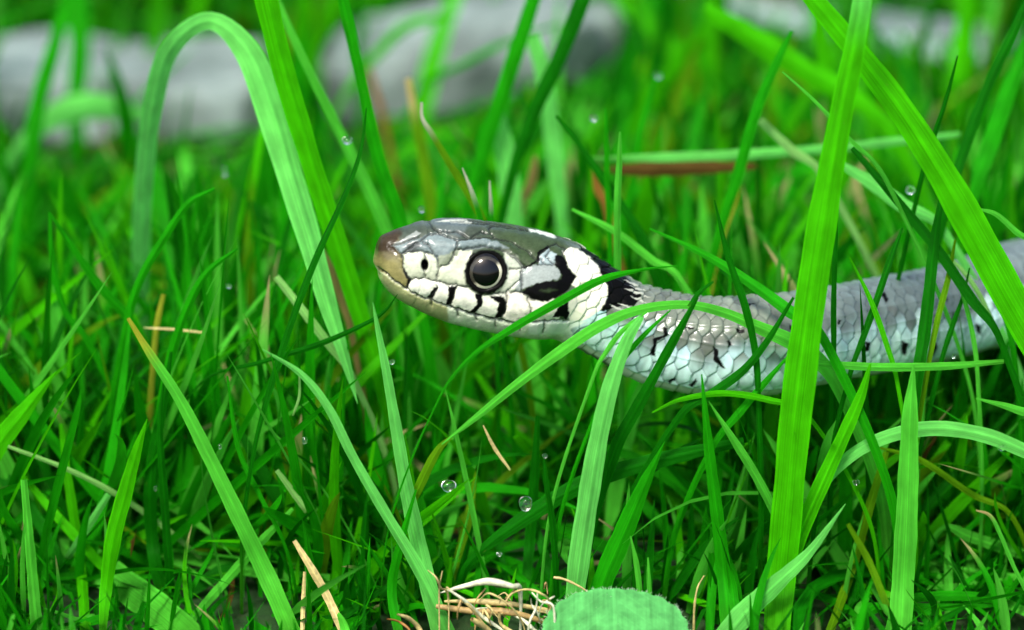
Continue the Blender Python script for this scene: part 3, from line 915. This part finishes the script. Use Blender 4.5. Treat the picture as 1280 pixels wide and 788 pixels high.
B_('wide blurred blade at the right edge, top', 'mid',
   [(1215, 250, 16), (1238, 180, 24), (1262, 110, 22), (1290, 40, 12)], .04, .05)
B_('thin dark blade with white tip between the slanting blades, upper right', 'deep_shaded',
   [(1150, 230, 7), (1166, 175, 8), (1184, 120, 6), (1197, 70, 2)], .012, .012)
B_('pale wet blade lying behind the slanting broad blade', 'mint',
   [(1180, 290, 12), (1130, 258, 20), (1095, 232, 20), (1050, 205, 9)], .02, .024)
B_('small pale hooked blade tip at the right edge', 'light',
   [(1300, 320, 8), (1268, 288, 8), (1245, 268, 7), (1226, 262, 3)], .0, .0)
B_('dark blade slanting over the snake at the right', 'deep_shaded',
   [(1250, 425, 10), (1215, 375, 15), (1170, 310, 15), (1125, 255, 13), (1065, 185, 7)], -.006, .010)
B_('dark slim blade crossing the snake just right of the tall blade', 'deep_shaded',
   [(1062, 470, 7), (1078, 425, 9), (1096, 375, 10), (1114, 322, 9), (1128, 285, 3)], -.008, .000)
B_('wide dark blade crossing the snake at the right, upright', 'deep_shaded',
   [(1146, 475, 17), (1155, 420, 18), (1162, 360, 17), (1168, 300, 14), (1178, 240, 6)], -.006, .004)
B_('yellow-green thin blade beside the wide dark one over the snake', 'olive',
   [(1160, 460, 7), (1172, 400, 9), (1186, 345, 8), (1194, 300, 3)], -.004, .002)
B_('slim dark blade crossing the snake near the right edge', 'deep_shaded',
   [(1176, 455, 7), (1190, 410, 8), (1204, 370, 5), (1212, 335, 2)], -.002, .002)
B_('narrow dark vertical blade hugging the right side of the tall blade', 'deep_shaded',
   [(1042, 450, 8), (1042, 380, 8), (1044, 310, 7), (1047, 240, 3)], -.004, -.002)
B_('light flat blade lying horizontally under the snake at right', 'light',
   [(1255, 452, 6), (1180, 458, 11), (1100, 459, 12), (1030, 455, 9), (1005, 452, 4)], -.010, -.010, root=False)
B_('blade arching left over the neck, its pale end reaching down past the throat', 'light',
   [(1046, 480, 20), (1004, 436, 24), (950, 410, 18), (905, 391, 14), (858, 381, 12), (800, 387, 14), (752, 406, 16), (700, 440, 16), (648, 479, 13), (600, 518, 9), (552, 556, 2)], -.0065, -.014, fold=.25, twist=-.15, spin=.5)
B_('narrow blade crossing the jaw and collar of the snake', 'mid',
   [(548, 500, 3), (588, 447, 6), (640, 411, 11), (700, 377, 13), (752, 350, 11), (800, 338, 5), (850, 332, 1)], -.016, -.010, fold=.3)
B_('blade with fine tip above the neck, slanting down right over the back', 'mid',
   [(1030, 425, 14), (985, 388, 17), (935, 352, 15), (880, 318, 10), (812, 286, 2)], -.010, .006)
B_('wide pale upright blade under the throat', 'mint',
   [(716, 770, 26), (724, 700, 30), (736, 620, 30), (748, 550, 27), (764, 480, 23), (784, 425, 17), (802, 396, 8)], -.020, -.014, fold=.15)
B_('pointed blade leaning right beside the wide pale one', 'mid',
   [(736, 780, 22), (756, 720, 30), (784, 655, 27), (808, 600, 16), (831, 552, 1)], -.018, -.016)
B_('dark blade falling from the arch across the throat', 'deep_shaded',
   [(770, 560, 18), (796, 510, 17), (822, 462, 14), (848, 415, 12), (872, 372, 4)], -.013, -.012)
B_('dark thin blade standing in front of the neck with tip above the back', 'deep_shaded',
   [(948, 500, 8), (944, 440, 10), (932, 385, 11), (910, 320, 9), (893, 250, 2)], -.011, -.006)
B_('dark blade curving under the neck left of the tall blade', 'deep_shaded',
   [(850, 520, 10), (890, 492, 13), (930, 462, 12), (960, 425, 9), (992, 372, 4)], -.012, -.010)
B_('small dark blade tip above the arch over the neck', 'deep_shaded',
   [(862, 384, 8), (874, 366, 7), (892, 352, 3)], -.012, -.011, root=False)
B_('slim upright blade below the neck, left of the tall blade', 'mid',
   [(912, 800, 24), (905, 720, 21), (896, 640, 18), (886, 560, 14), (877, 468, 2)], -.018, -.014)
B_('pale thin pointed blade leaning left between two upright ones', 'light',
   [(975, 660, 11), (950, 605, 13), (920, 555, 11), (886, 502, 1)], -.014, -.014, fold=.5)
B_('light bluish blade with sharp tip leaning right at bottom right of centre', 'mint',
   [(898, 810, 36), (930, 768, 32), (972, 728, 24), (1012, 690, 14), (1057, 630, 1)], -.024, -.022, fold=.2)
B_('bright blade leaning right against the foot of the tall blade', 'bright',
   [(970, 760, 16), (990, 695, 22), (1018, 625, 23), (1052, 550, 20), (1076, 495, 14), (1088, 455, 3)], -.018, -.012)
B_('light blade arching to the right edge below the snake', 'mint',
   [(990, 700, 10), (1020, 620, 14), (1060, 572, 17), (1110, 545, 20), (1170, 535, 21), (1235, 545, 21), (1300, 572, 18)], -.014, -.010, twist=.3)
B_('broad light upright blade with pointed tip near the bottom right', 'light',
   [(1124, 830, 30), (1128, 740, 32), (1133, 650, 31), (1136, 570, 27), (1138, 510, 20), (1142, 456, 2)], -.022, -.016, fold=.15)
B_('yellow-green stem with joint left of the broad light upright blade', 'olive',
   [(1030, 810, 11), (1062, 720, 13), (1085, 640, 13), (1108, 565, 8)], -.010, -.006)
B_('thin yellow-green blade leaning left from the jointed stem', 'olive',
   [(1110, 760, 10), (1085, 700, 10), (1060, 655, 6)], -.012, -.010)
B_('straw-tipped hooked stalk at the lower right edge', 'light',
   [(1290, 755, 6), (1268, 710, 6), (1252, 672, 6), (1238, 645, 5), (1220, 638, 2)], -.018, -.016, dead_tip='straw', seg=40)
B_('pale blade tip entering from the right edge below the snake', 'light',
   [(1320, 535, 12), (1270, 512, 11), (1220, 498, 2)], -.010, -.010)
B_('blade lying horizontally along the bottom right', 'mid',
   [(1050, 785, 9), (1120, 752, 13), (1200, 745, 14), (1310, 756, 12)], -.012, -.012)
B_('pale blurred blade lying at the right edge above the hooked stalk', 'light',
   [(1180, 660, 8), (1215, 672, 16), (1300, 700, 16)], -.002, -.002)
B_('yellow-green slanting blade above the hooked stalk', 'olive',
   [(1260, 640, 7), (1215, 618, 9), (1150, 575, 8), (1100, 560, 3)], -.006, -.004)
B_('dark broad blade lying across the centre below the throat', 'deep_shaded',
   [(590, 700, 12), (660, 645, 22), (740, 600, 25), (830, 574, 22), (930, 552, 12)], -.012, -.010)
B_('dark thin blade at bottom centre beside the large dewdrop', 'deep_shaded',
   [(694, 700, 9), (690, 650, 9), (682, 600, 7), (680, 568, 3)], -.016, -.016)
B_('tiny blade just above the round leaf', 'light',
   [(800, 745, 8), (796, 708, 8), (788, 670, 2)], -.021, -.020)
B_('short pale spike standing behind the round leaf', 'light',
   [(813, 760, 7), (811, 725, 6), (810, 697, 2)], -.023, -.022)
B_('narrow bright blade at the left foot of the tall blade', 'mid',
   [(920, 800, 16), (916, 740, 14), (906, 688, 3)], -.019, -.018)
B_('short upright dark blade at the bottom centre', 'deep_shaded',
   [(655, 750, 13), (662, 680, 15), (668, 600, 14), (672, 520, 6)], -.006, -.004)
B_('olive blade leaning right below the pale end of the arch', 'olive',
   [(512, 640, 9), (528, 600, 14), (548, 562, 10), (572, 540, 2)], -.013, -.012)
B_('pale horizontal dry stem between the long pale blade and the throat', 'straw',
   [(638, 588, 3), (618, 560, 5), (604, 532, 2)], -.010, -.010, root=False, name='dry_stalk', cat='dry stalk', mat=STRAW)

B_('thin light blade crossing the snake, second from the right edge', 'light',
   [(1222, 470, 6), (1216, 420, 7), (1204, 370, 6), (1186, 318, 2)], -.002, .002)
B_('thin green blade crossing the snake at the right edge with its tip leaning left', 'mid',
   [(1268, 450, 8), (1258, 400, 9), (1240, 350, 7), (1214, 305, 2)], .002, .008)
B_('pale curved blade over the back of the snake under the slanting broad blade', 'pale',
   [(1240, 400, 6), (1222, 365, 7), (1200, 335, 6), (1172, 312, 2)], .004, .010, root=False)
B_('slim bright blade leaning left over the snake just right of the tall blade', 'bright',
   [(1122, 480, 6), (1108, 430, 8), (1088, 375, 7), (1062, 322, 2)], -.009, -.004)
B_('thin pale blade fanning out under the arch beside the collar', 'light',
   [(742, 470, 5), (758, 440, 7), (780, 412, 7), (812, 388, 2)], -.015, -.013)
B_('thin green blade fanning out under the arch, right of the pale one', 'mid',
   [(760, 480, 6), (780, 448, 8), (806, 418, 7), (838, 388, 2)], -.0145, -.012)
B_('bright blade lying low in front of the lower flank of the snake', 'bright',
   [(1010, 520, 6), (960, 500, 9), (905, 492, 9), (850, 500, 6), (815, 516, 2)], -.012, -.012)
B_('green blade leaning right in front of the lower flank beside the tall blade', 'mid',
   [(890, 560, 9), (925, 515, 11), (955, 480, 9), (990, 440, 2)], -.012, -.010)

# ------------------------------------------------------------------ tubes (roots, stems)
def tube(name, pts, r, mat, col, parent=None, seg=28, K=8, seed=0):
    P = np.array(pts, float)
    C = catmull(P, seg)
    rr = np.interp(np.linspace(0, 1, seg), np.linspace(0, 1, len(r)), r) * (1 + .12 * np.sin(np.linspace(0, 20, seg) + seed))
    T = np.gradient(C, axis=0); T /= np.linalg.norm(T, axis=1)[:, None]
    a1 = np.cross(T, [0.2, 1, 0.3]); a1 /= np.linalg.norm(a1, axis=1)[:, None]
    a2 = np.cross(T, a1)
    th = np.arange(K) * 2 * math.pi / K
    V = C[:, None] + rr[:, None, None] * (a1[:, None] * np.cos(th)[None, :, None] + a2[:, None] * np.sin(th)[None, :, None])
    i = np.arange(seg - 1)[:, None]; j = np.arange(K)[None]
    q = np.stack([i * K + j, i * K + (j + 1) % K, (i + 1) * K + (j + 1) % K, (i + 1) * K + j], -1).reshape(-1, 4)
    cc = np.ones((seg * K, 3)) * np.array(col) * (0.85 + .3 * np.random.default_rng(seed).random((seg, 1))).repeat(K, 0)
    return mesh_np(name, V.reshape(-1, 3), q, mat, cc, parent=parent)


clump = bpy.data.objects.new('dry_root_clump', None)
clump.empty_display_size = .005
COL.objects.link(clump)
tag(clump, 'tangle of dry straw-coloured roots at the bottom centre, left of the round leaf', 'dry roots')
MM = .0001094
strands = [([(548, 742), (580, 733), (610, 727), (640, 733), (650, 738)], [.5, 3.5, 4.2, 3.4, 2], 'white', -.025),
           ([(545, 758), (590, 764), (640, 766), (690, 782), (720, 800)], [2.5, 5.0, 4.2, 3.6, 2], 'tan', -.024),
           ([(556, 752), (600, 752), (650, 757), (695, 768), (720, 790)], [1.5, 3.6, 3.4, 3.0, 1.5], 'straw', -.023),
           ([(558, 734), (585, 756), (600, 775), (618, 800)], [1.2, 1.8, 1.8, 1.2], 'straw', -.026),
           ([(562, 738), (582, 752), (602, 770), (640, 800)], [1.5, 2.2, 2.4, 1.6], 'white', -.0265),
           ([(590, 774), (610, 788), (620, 806)], [3, 4.2, 3], 'straw', -.026),
           ([(632, 752), (640, 742), (658, 737), (676, 742), (688, 757)], [.8, 1.3, 1.3, 1.3, 1], 'straw', -.027),
           ([(672, 740), (670, 760), (662, 778), (660, 800)], [.8, 1.4, 1.5, 1.4], 'white', -.027),
           ([(665, 741), (676, 752), (692, 760)], [.8, 1.5, 1.5], 'white', -.027),
           ([(535, 713), (545, 722), (551, 735), (560, 744)], [.5, 1.2, 1.5, 1.0], 'straw', -.026),
           ([(553, 714), (551, 724), (549, 740)], [.5, 1.0, 1.0], 'straw', -.026),
           ([(497, 768), (512, 774), (524, 786), (532, 806)], [1.5, 2.8, 3, 2], 'straw', -.026),
           ([(484, 774), (500, 778), (514, 792)], [1, 1.6, 1.5], 'orange', -.025),
           ([(624, 766), (626, 780), (640, 790), (660, 800)], [1.5, 2.2, 2.2, 1.5], 'straw', -.0265),
           ([(640, 768), (655, 776), (668, 788), (690, 804)], [1.5, 2.2, 2.5, 2], 'white', -.026),
           ([(598, 752), (612, 742), (640, 760), (656, 788)], [.8, 1.1, 1.2, 1.0], 'straw', -.0272)]
for k, (pts, r, c, Y) in enumerate(strands):
    P = [at(x, y, Y + .0012 * math.sin(i * 1.7 + k)) for i, (x, y) in enumerate(pts)]
    end = P[-1].copy(); end[2] = min(end[2], 0) - .002
    tube('root_strand', P + [end], [v * MM for v in r] + [r[-1] * MM], STRAW, TINT[c], parent=clump, seed=k)

rs = random.Random(3)
for k in range(16):
    x0, y0 = rs.uniform(540, 690), rs.uniform(738, 775)
    dx, dy = rs.uniform(-30, 40), rs.uniform(-14, 26)
    bx, by = rs.uniform(-12, 12), rs.uniform(-14, 6)
    Y = rs.uniform(-.028, -.022)
    tube('root_strand', [at(x0, y0, Y), at(x0 + dx * .35 + bx, y0 + dy * .3 + by, Y + .0006), at(x0 + dx * .7, y0 + dy * .75 + by * .4, Y - .0005), at(x0 + dx, y0 + dy + 6, Y)],
         [.5 * MM, rs.uniform(.9, 1.8) * MM, .5 * MM], STRAW, TINT[rs.choice(['straw', 'straw', 'tan', 'white'])], parent=clump, seed=40 + k)

# dry brown bits beside the leaf
for lab, pts, c, Y in (('small tan hooked stalk above the round leaf', [(692, 722), (704, 724), (722, 732), (738, 742)], 'straw', -.022),
                       ('tan upright stub right of the round leaf', [(868, 760), (872, 735), (880, 720)], 'straw', -.019)):
    P = [at(x, y, Y) for x, y in pts]
    if 'stub' in lab: P = [P[0] * [1, 1, 0] + np.array([0, 0, -.001])] + P
    tag(tube('dry_stalk', P, [1.6 * MM, 1.5 * MM, .8 * MM], STRAW, TINT[c], seed=5), lab, 'dry stalk')

# ------------------------------------------------------------------ round leaf
leaf = bpy.data.objects.new('round_leaf', None)
leaf.empty_display_size = .005
COL.objects.link(leaf)
tag(leaf, 'pale mint rounded leaf with fine hairs along its rim at the bottom centre', 'leaf')
lc = at(767, 826, -.030, False); lc[2] = max(lc[2], .0035)
lsc = ((lc - CAM) @ FW) / FPX
ax_u = np.array([1, 0, 0.03]); ax_u /= np.linalg.norm(ax_u)
ax_v = np.array([0, .66, .75]); ax_v /= np.linalg.norm(ax_v)
ax_n = np.cross(ax_u, ax_v)
nr, na = 60, 240
V, UV, C = [], [], []
rimpts = []
for i in range(nr):
    for j in range(na):
        th = 2 * math.pi * j / na; r = (i / (nr - 1))
        rad = 1 + (.03 * abs(math.sin(th * 13 + .6 * math.sin(th * 5))) + .02 * math.sin(th * 3 + 1) - .015 * math.cos(th * 4)) * r**3
        x = r * rad * math.cos(th) * 93; y = r * rad * math.sin(th) * 68
        z = 5 * (1 - r * r) + 1.2 * math.sin(th * 4) * r * r + .5 * math.sin(x * .1 + abs(y) * .07)
        z += .7 * abs(math.sin((y + abs(x) * .75) * .10 + .8)) - 1.2 * math.exp(-(x / 4)**2)
        p = lc + (ax_u * x + ax_v * y + ax_n * z) * lsc
        V.append(p); UV.append(((x + 90) / 30, y / 30 + 5))
        # side veins leave a midrib that runs down from the rim
        sv = abs(math.sin((y + abs(x) * .75) * .20))
        vein_ = math.exp(-((1 - sv) / .012)) * min(1, abs(x) / 12) + math.exp(-(x / 1.6)**2)
        vv = 1.02 + .16 * vein_ + .16 * noise.noise(Vector((x * .05, y * .05, 2))) + .06 * noise.noise(Vector((x * .3, y * .3, 5)))
        C.append(np.array([.085, .37, .095]) * vv * (1 + .1 * (r > .96)))
        if i == nr - 1: rimpts.append((p, ax_u * math.cos(th) + ax_v * math.sin(th)))
q = [[i * na + j, i * na + (j + 1) % na, (i + 1) * na + (j + 1) % na, (i + 1) * na + j] for i in range(nr - 1) for j in range(na)]
mesh_np('blade', V, q, LEAFM, C, UV, parent=leaf)
hv, hq = [], []
for k in range(330):
    p, d = rimpts[rng.integers(len(rimpts))]
    if k > 300:
        r = rng.random()**.5; th = rng.random() * 2 * math.pi
        x, y = r * math.cos(th) * 86, r * math.sin(th) * 62
        p = lc + (ax_u * x + ax_v * y + ax_n * (5 * (1 - r * r) + .5)) * lsc
        d = ax_n * 1.0 + ax_u * rng.normal() * .4
    p = p + ax_u * rng.normal() * .00015
    d = d + rng.normal(size=3) * .35; d /= np.linalg.norm(d)
    ln_ = rng.uniform(.00012, .00045); sdv = np.cross(d, FW); sdv /= np.linalg.norm(sdv)
    b0 = len(hv)
    hv += [p - sdv * .00003, p + sdv * .00003, p + d * ln_ + sdv * .00001, p + d * ln_ - sdv * .00001]
    hq.append([b0, b0 + 1, b0 + 2, b0 + 3])
ho = mesh_np('leaf_hair', hv, hq, LEAFM, np.ones((len(hv), 3)) * [.4, .6, .38], np.zeros((len(hv), 2)), parent=leaf)
ho['kind'] = 'stuff'
pst = lc - ax_v * 60 * lsc
tube('stalk', [pst, pst * [1, 1, 0] + np.array([.001, .003, -.002])], [.0006, .0007], STRAW, (.10, .3, .05), parent=leaf)

# ------------------------------------------------------------------ dewdrops
def drop(label, x, y, r, Y):
    c = at(x, y, Y)
    dep = (c - CAM) @ FW
    R = r * .72 * dep / FPX
    sx, sz = 1 + .22 * math.sin(x), 1 + .2 * math.sin(y * 1.7)
    nt2, np2 = 18, 24
    V = []
    for i in range(nt2):
        th = math.pi * (i + .02) / (nt2 - 1 + .04)
        for j in range(np2):
            ps = 2 * math.pi * j / np2
            V.append(c + R * np.array([math.sin(th) * math.cos(ps) * sx * (1 + .12 * math.cos(th)), math.sin(th) * math.sin(ps), math.cos(th) * sz]))
    q = [[i * np2 + j, (i + 1) * np2 + j, (i + 1) * np2 + (j + 1) % np2, i * np2 + (j + 1) % np2] for i in range(nt2 - 1) for j in range(np2)]
    o = mesh_np('dew_drop', V, q, DEW)
    tag(o, label, 'dewdrop', 'dewdrops on the grass')


for d_ in (('largest round dewdrop, at the bottom centre right of the long pale blade', 657, 630, 13, -.016),
           ('dewdrop left of the largest one, beside the olive blade', 561, 608, 11, -.013),
           ('dewdrop on the tall upright blade above and left of the snout', 434, 176, 8, .022),
           ('dewdrop beside the thin thread below the long pale blade tip', 381, 551, 6, -.012),
           ('dewdrop in the left middle between the two curled blades and the arch', 286, 358, 5, .01),
           ('dewdrop on the light blue-green blade below the snout', 490, 453, 5, -.014),
           ('bright dewdrop on top of the blurred stalk at upper centre', 823, 95, 7, .06),
           ('blurred dewdrop just above the short upright blade over the collar', 742, 148, 6, .03),
           ('small dewdrop right of the tall blade in the lower right', 1070, 603, 5, -.012),
           ('small dewdrop under the arching blade at the lower right edge', 1252, 560, 6, -.011),
           ('blurred dewdrop just above the snout', 527, 262, 7, .02),
           ('tiny bright dewdrop below the largest one', 624, 693, 4, -.018),
           ('dewdrop on the dark thin blade tip right of the largest one', 681, 570, 4, -.0165),
           ('blurred dewdrop left of the arch at upper left', 281, 215, 7, .05),
           ('dewdrop in the lower left, left of the wide leaning blade', 194, 611, 4, -.010),
           ('dewdrop on the wide leaning blade in the lower left', 275, 558, 5, -.012),
           ('blurred dewdrop in the pale wet blade at the upper right', 1138, 238, 7, .018),
           ('small dewdrop at the right end of the flat blade under the snake', 1192, 446, 5, -.010)):
    drop(*d_)

# ------------------------------------------------------------------ stones
def stone(label, cx, cy, hw, hh, Y, depth, tilt=0, seed=0):
    c = at(cx, cy, Y, False); dep = (c - CAM) @ FW; k = dep / FPX
    nu, nv = 72, 40
    V = []
    for i in range(nv):
        th = math.pi * (i + .01) / (nv - 1 + .02)
        for j in range(nu):
            ps = 2 * math.pi * j / nu
            x, y, z = math.sin(th) * math.cos(ps), math.sin(th) * math.sin(ps), math.cos(th)
            f = lambda t: math.copysign(abs(t)**.5, t)
            x, y, z = f(x) * hw * k, f(y) * depth, f(z) * hh * k
            n_ = noise.noise(Vector((x * 60 + seed * 7, y * 60, z * 60))) * .0024 + noise.noise(Vector((x * 220, y * 220 + seed, z * 220))) * .0006
            s_ = 1 + n_ / max(hh * k, .003)
            x, y, z = x * s_, y * s_, z * s_
            xr = x * math.cos(tilt) - z * math.sin(tilt); zr = x * math.sin(tilt) + z * math.cos(tilt)
            V.append((c[0] + xr, c[1] + y, c[2] + zr))
    q = [[i * nu + j, (i + 1) * nu + j, (i + 1) * nu + (j + 1) % nu, i * nu + (j + 1) % nu] for i in range(nv - 1) for j in range(nu)]
    o = mesh_np('stone', V, q, STONE)
    tag(o, label, 'stone', 'grey stones lying behind the snake')


stone('long flat grey stone at the upper left behind the arching blade', 150, 110, 185, 47, .235, .022, 0, 1)
stone('slanting grey stone at the top centre, tapering to the left', 575, 70, 170, 62, .262, .025, .22, 2)
stone('pale rounded stone end right of the slanting grey stone', 735, 45, 38, 44, .285, .012, 0, 3)
stone('small pale stone at the top edge right of centre', 965, -8, 60, 34, .345, .016, 0, 4)
stone('small pale stone at the top edge near the right corner', 1170, -12, 95, 34, .35, .016, 0, 5)

# ------------------------------------------------------------------ undergrowth
def in_poly(x, y, poly):
    ins = np.zeros(x.shape, bool)
    for k in range(len(poly)):
        x0, y0 = poly[k]; x1, y1 = poly[(k + 1) % len(poly)]
        c_ = (y0 > y) != (y1 > y)
        ins ^= c_ & (x < (x1 - x0) * (y - y0) / ((y1 - y0) or 1e-9) + x0)
    return ins


SNAKE_WIN = [(455, 262), (560, 262), (690, 280), (800, 340), (900, 365), (1050, 345), (1180, 320), (1290, 285), (1290, 452), (1180, 462), (1000, 500), (860, 505), (760, 480), (690, 440), (600, 422), (500, 380), (455, 340)]
STONE_WINS = [[(0, 45), (330, 45), (330, 160), (0, 165)], [(395, 60), (500, 0), (780, 0), (780, 70), (640, 95), (560, 130), (440, 150), (395, 140)], [(905, 0), (1020, 0), (1020, 30), (905, 28)], [(1080, 0), (1240, 0), (1240, 24), (1080, 22)]]


def field(name, label, nb, xr, yr, hr, wr_, lean, cols, thin_front=True, flop=0.0, seed=1):
    r = np.random.default_rng(seed)
    x = r.uniform(*xr, nb); y = yr[0] + (yr[1] - yr[0]) * r.random(nb)
    hgt = r.uniform(*hr, nb) * (0.75 + .5 * vnoise(x * 60 + 30, y * 60 + 30, seed))
    az = r.uniform(0, 2 * math.pi, nb)
    le = np.abs(r.normal(0, lean, nb)) + flop * r.random(nb)
    bend = r.uniform(-.2, 1.1, nb)**3 * (.35 + le)
    K = 10
    t = np.linspace(0, 1, K)
    ang = le[:, None] + bend[:, None] * t[None]**1.4
    ang = np.minimum(ang, 2.5)
    ds = hgt[:, None] / (K - 1)
    zz = np.concatenate([np.zeros((nb, 1)), np.cumsum(np.cos(ang[:, :-1]) * ds, axis=1)], 1)
    hh = np.concatenate([np.zeros((nb, 1)), np.cumsum(np.sin(ang[:, :-1]) * ds, axis=1)], 1)
    dx, dy = np.cos(az)[:, None], np.sin(az)[:, None]
    az2 = az[:, None] + r.normal(0, .4, nb)[:, None] * t[None]
    X = x[:, None] + hh * np.cos(az2); Y = y[:, None] + hh * np.sin(az2)
    P = np.stack([X, Y, np.maximum(zz - .002, .0005) - 0.0025 * (t[None] == 0)], -1)
    px_, py_, _ = proj(P)
    # tufts and hollows
    tuft = vnoise(x * 55 + 40, y * 55 + 40, 91) * .6 + vnoise(x * 140 + 40, y * 140 + 40, 92) * .4
    hollow = r.random(nb) > sstep(.26, .58, tuft)
    # front of the snake?
    sy = np.interp(P[..., 0], SN[:800, 0], SN[:800, 1])
    bad = (in_poly(px_, py_, SNAKE_WIN) & (P[..., 1] < sy + .004)).any(1)
    bad &= ~((px_.min(1) > 985) & (r.random(nb) < .2))
    # a body occupies its own space
    sz = np.interp(P[..., 0], SN[:800, 0], SN[:800, 2])
    bad |= ((np.abs(P[..., 1] - sy) < .008) & (P[..., 2] > sz - .0085) & (P[..., 0] > SN[0, 0] - .001)).any(1)
    for sw_ in STONE_WINS:
        inn = (in_poly(px_, py_, sw_) & (P[..., 1] < .3)).any(1)
        bad |= inn & (r.random(nb) < .95)
    bad |= (in_poly(px_, py_, [(470, 712), (885, 712), (885, 820), (470, 820)]) & (P[..., 1] < -.0185)).any(1)
    bad |= hollow
    dd_ = (P - CAM) @ FW
    ok = (px_ > 0) & (px_ < 1300) & (py_ > 0) & (py_ < 798)
    hit = np.zeros(px_.shape, bool)
    hit[ok] = HERO[(py_[ok] / 4).astype(int), (px_[ok] / 4).astype(int)] > dd_[ok]
    hit &= HERO[np.clip(py_ / 4, 0, 199).astype(int), np.clip(px_ / 4, 0, 325).astype(int)] < 8.0
    bad |= hit.any(1) & (r.random(nb) < .86)
    dist_ = (P - CAM) @ FW
    bad |= (dist_ < .31).any(1)
    keep = ~bad
    P = P[keep]; nb = keep.sum(); az = az[keep]; hgt = hgt[keep]
    w0 = r.uniform(*wr_, nb)
    prof = np.clip(np.minimum(1, .65 + t * 1.2) * (1 - t**2.6)**.8, .02, 1)
    rot = r.uniform(-.9, .9, nb)[:, None]
    T = np.gradient(P, axis=1); T /= np.linalg.norm(T, axis=2)[..., None] + 1e-12
    base = np.stack([-np.sin(az), np.cos(az), np.zeros(nb)], 1)[:, None]
    n1 = np.cross(T, base); n1 /= np.linalg.norm(n1, axis=2)[..., None] + 1e-9
    sdv = np.cross(n1, T)
    rt = (rot + r.normal(0, .4, nb)[:, None] * t[None])[..., None]
    sd = sdv * np.cos(rt) + n1 * np.sin(rt)
    nn = n1 * np.cos(rt) - sdv * np.sin(rt)
    W = (w0[:, None] * prof[None])[..., None] * .5
    V = np.stack([P - sd * W + nn * W * .3, P, P + sd * W + nn * W * .3], 2)
    cw = np.array([c_[1] for c_ in cols], float); cw /= cw.sum()
    ci = r.choice(len(cols), nb, p=cw)
    base_c = np.array([TINT[c_[0]] for c_ in cols])[ci] * r.uniform(.75, 1.25, (nb, 1))
    CC = np.broadcast_to(base_c[:, None, None], V.shape).copy()
    tipf = (r.random(nb) < .05)[:, None, None, None] * sstep(.72, .95, t)[None, :, None, None]
    CC = CC * (1 - tipf) + np.array([.5, .42, .18]) * tipf
    ub = r.random(nb) * 40
    UV = np.stack([np.broadcast_to(ub[:, None, None] + np.array([0, .5, 1])[None, None], V.shape[:3]),
                   np.broadcast_to((t[None, :, None] * hgt[:, None, None] * 100), V.shape[:3])], -1)
    b0 = (np.arange(nb) * K * 3)[:, None, None]
    i = (np.arange(K - 1) * 3)[None, :, None]; j = np.arange(2)[None, None]
    a_ = b0 + i + j
    q = np.stack([a_, a_ + 1, a_ + 4, a_ + 3], -1).reshape(-1, 4)
    o = mesh_np(name, V.reshape(-1, 3), q, GRASS, CC.reshape(-1, 3), UV.reshape(-1, 2))
    tag(o, label, 'grass', kind='stuff')
    return o


field('grass', 'dense short wet green grass of the lawn around the snake', 5600, (-.13, .13), (-.006, .06), (.020, .052), (.0010, .0030), .78,
      [('mid', 6), ('deep_shaded', 3), ('light', 2), ('bright', 3), ('olive', .4), ('straw', .02)], seed=11)
field('grass', 'short green grass at the foot of the foremost blades', 4200, (-.12, .12), (-.055, -.004), (.008, .020), (.0006, .0018), .8,
      [('mid', 5), ('deep_shaded', 4), ('bright', 1.5), ('light', 1)], seed=21)
field('grass', 'low blurred grass standing right behind the snake', 4200, (-.17, .17), (.05, .17), (.020, .050), (.0018, .0052), .90,
      [('mid', 5), ('deep_shaded', 2.5), ('light', 2.5), ('bright', 4), ('olive', 1.2)], flop=.2, seed=22)
field('grass', 'taller blurred grass around and behind the stones', 5200, (-.24, .24), (.16, .42), (.025, .062), (.0018, .0052), .6,
      [('mid', 5), ('deep_shaded', 3), ('light', 2), ('bright', 5), ('olive', 1)], seed=12)
field('grass', 'low sprawling grass and moss between the upright blades', 8500, (-.20, .20), (-.014, .34), (.015, .042), (.0008, .0021), 1.15,
      [('mid', 5), ('deep_shaded', 3.5), ('bright', 3), ('olive', .8), ('light', 1.6), ('brown', .12)], flop=.7, seed=13)
field('grass', 'far lawn grass beyond the stones and out to the sides', 6000, (-.55, .55), (.40, .95), (.03, .07), (.0020, .0045), .4,
      [('mid', 5), ('deep_shaded', 4), ('bright', 2), ('olive', 1)], seed=14)
field('dead_thatch', 'brown and tan dead grass lying matted at the soil', 700, (-.18, .18), (-.01, .32), (.010, .026), (.0010, .0024), 1.3,
      [('brown', 5), ('tan', .6), ('olive', 4), ('orange', .6)], flop=.5, seed=15)
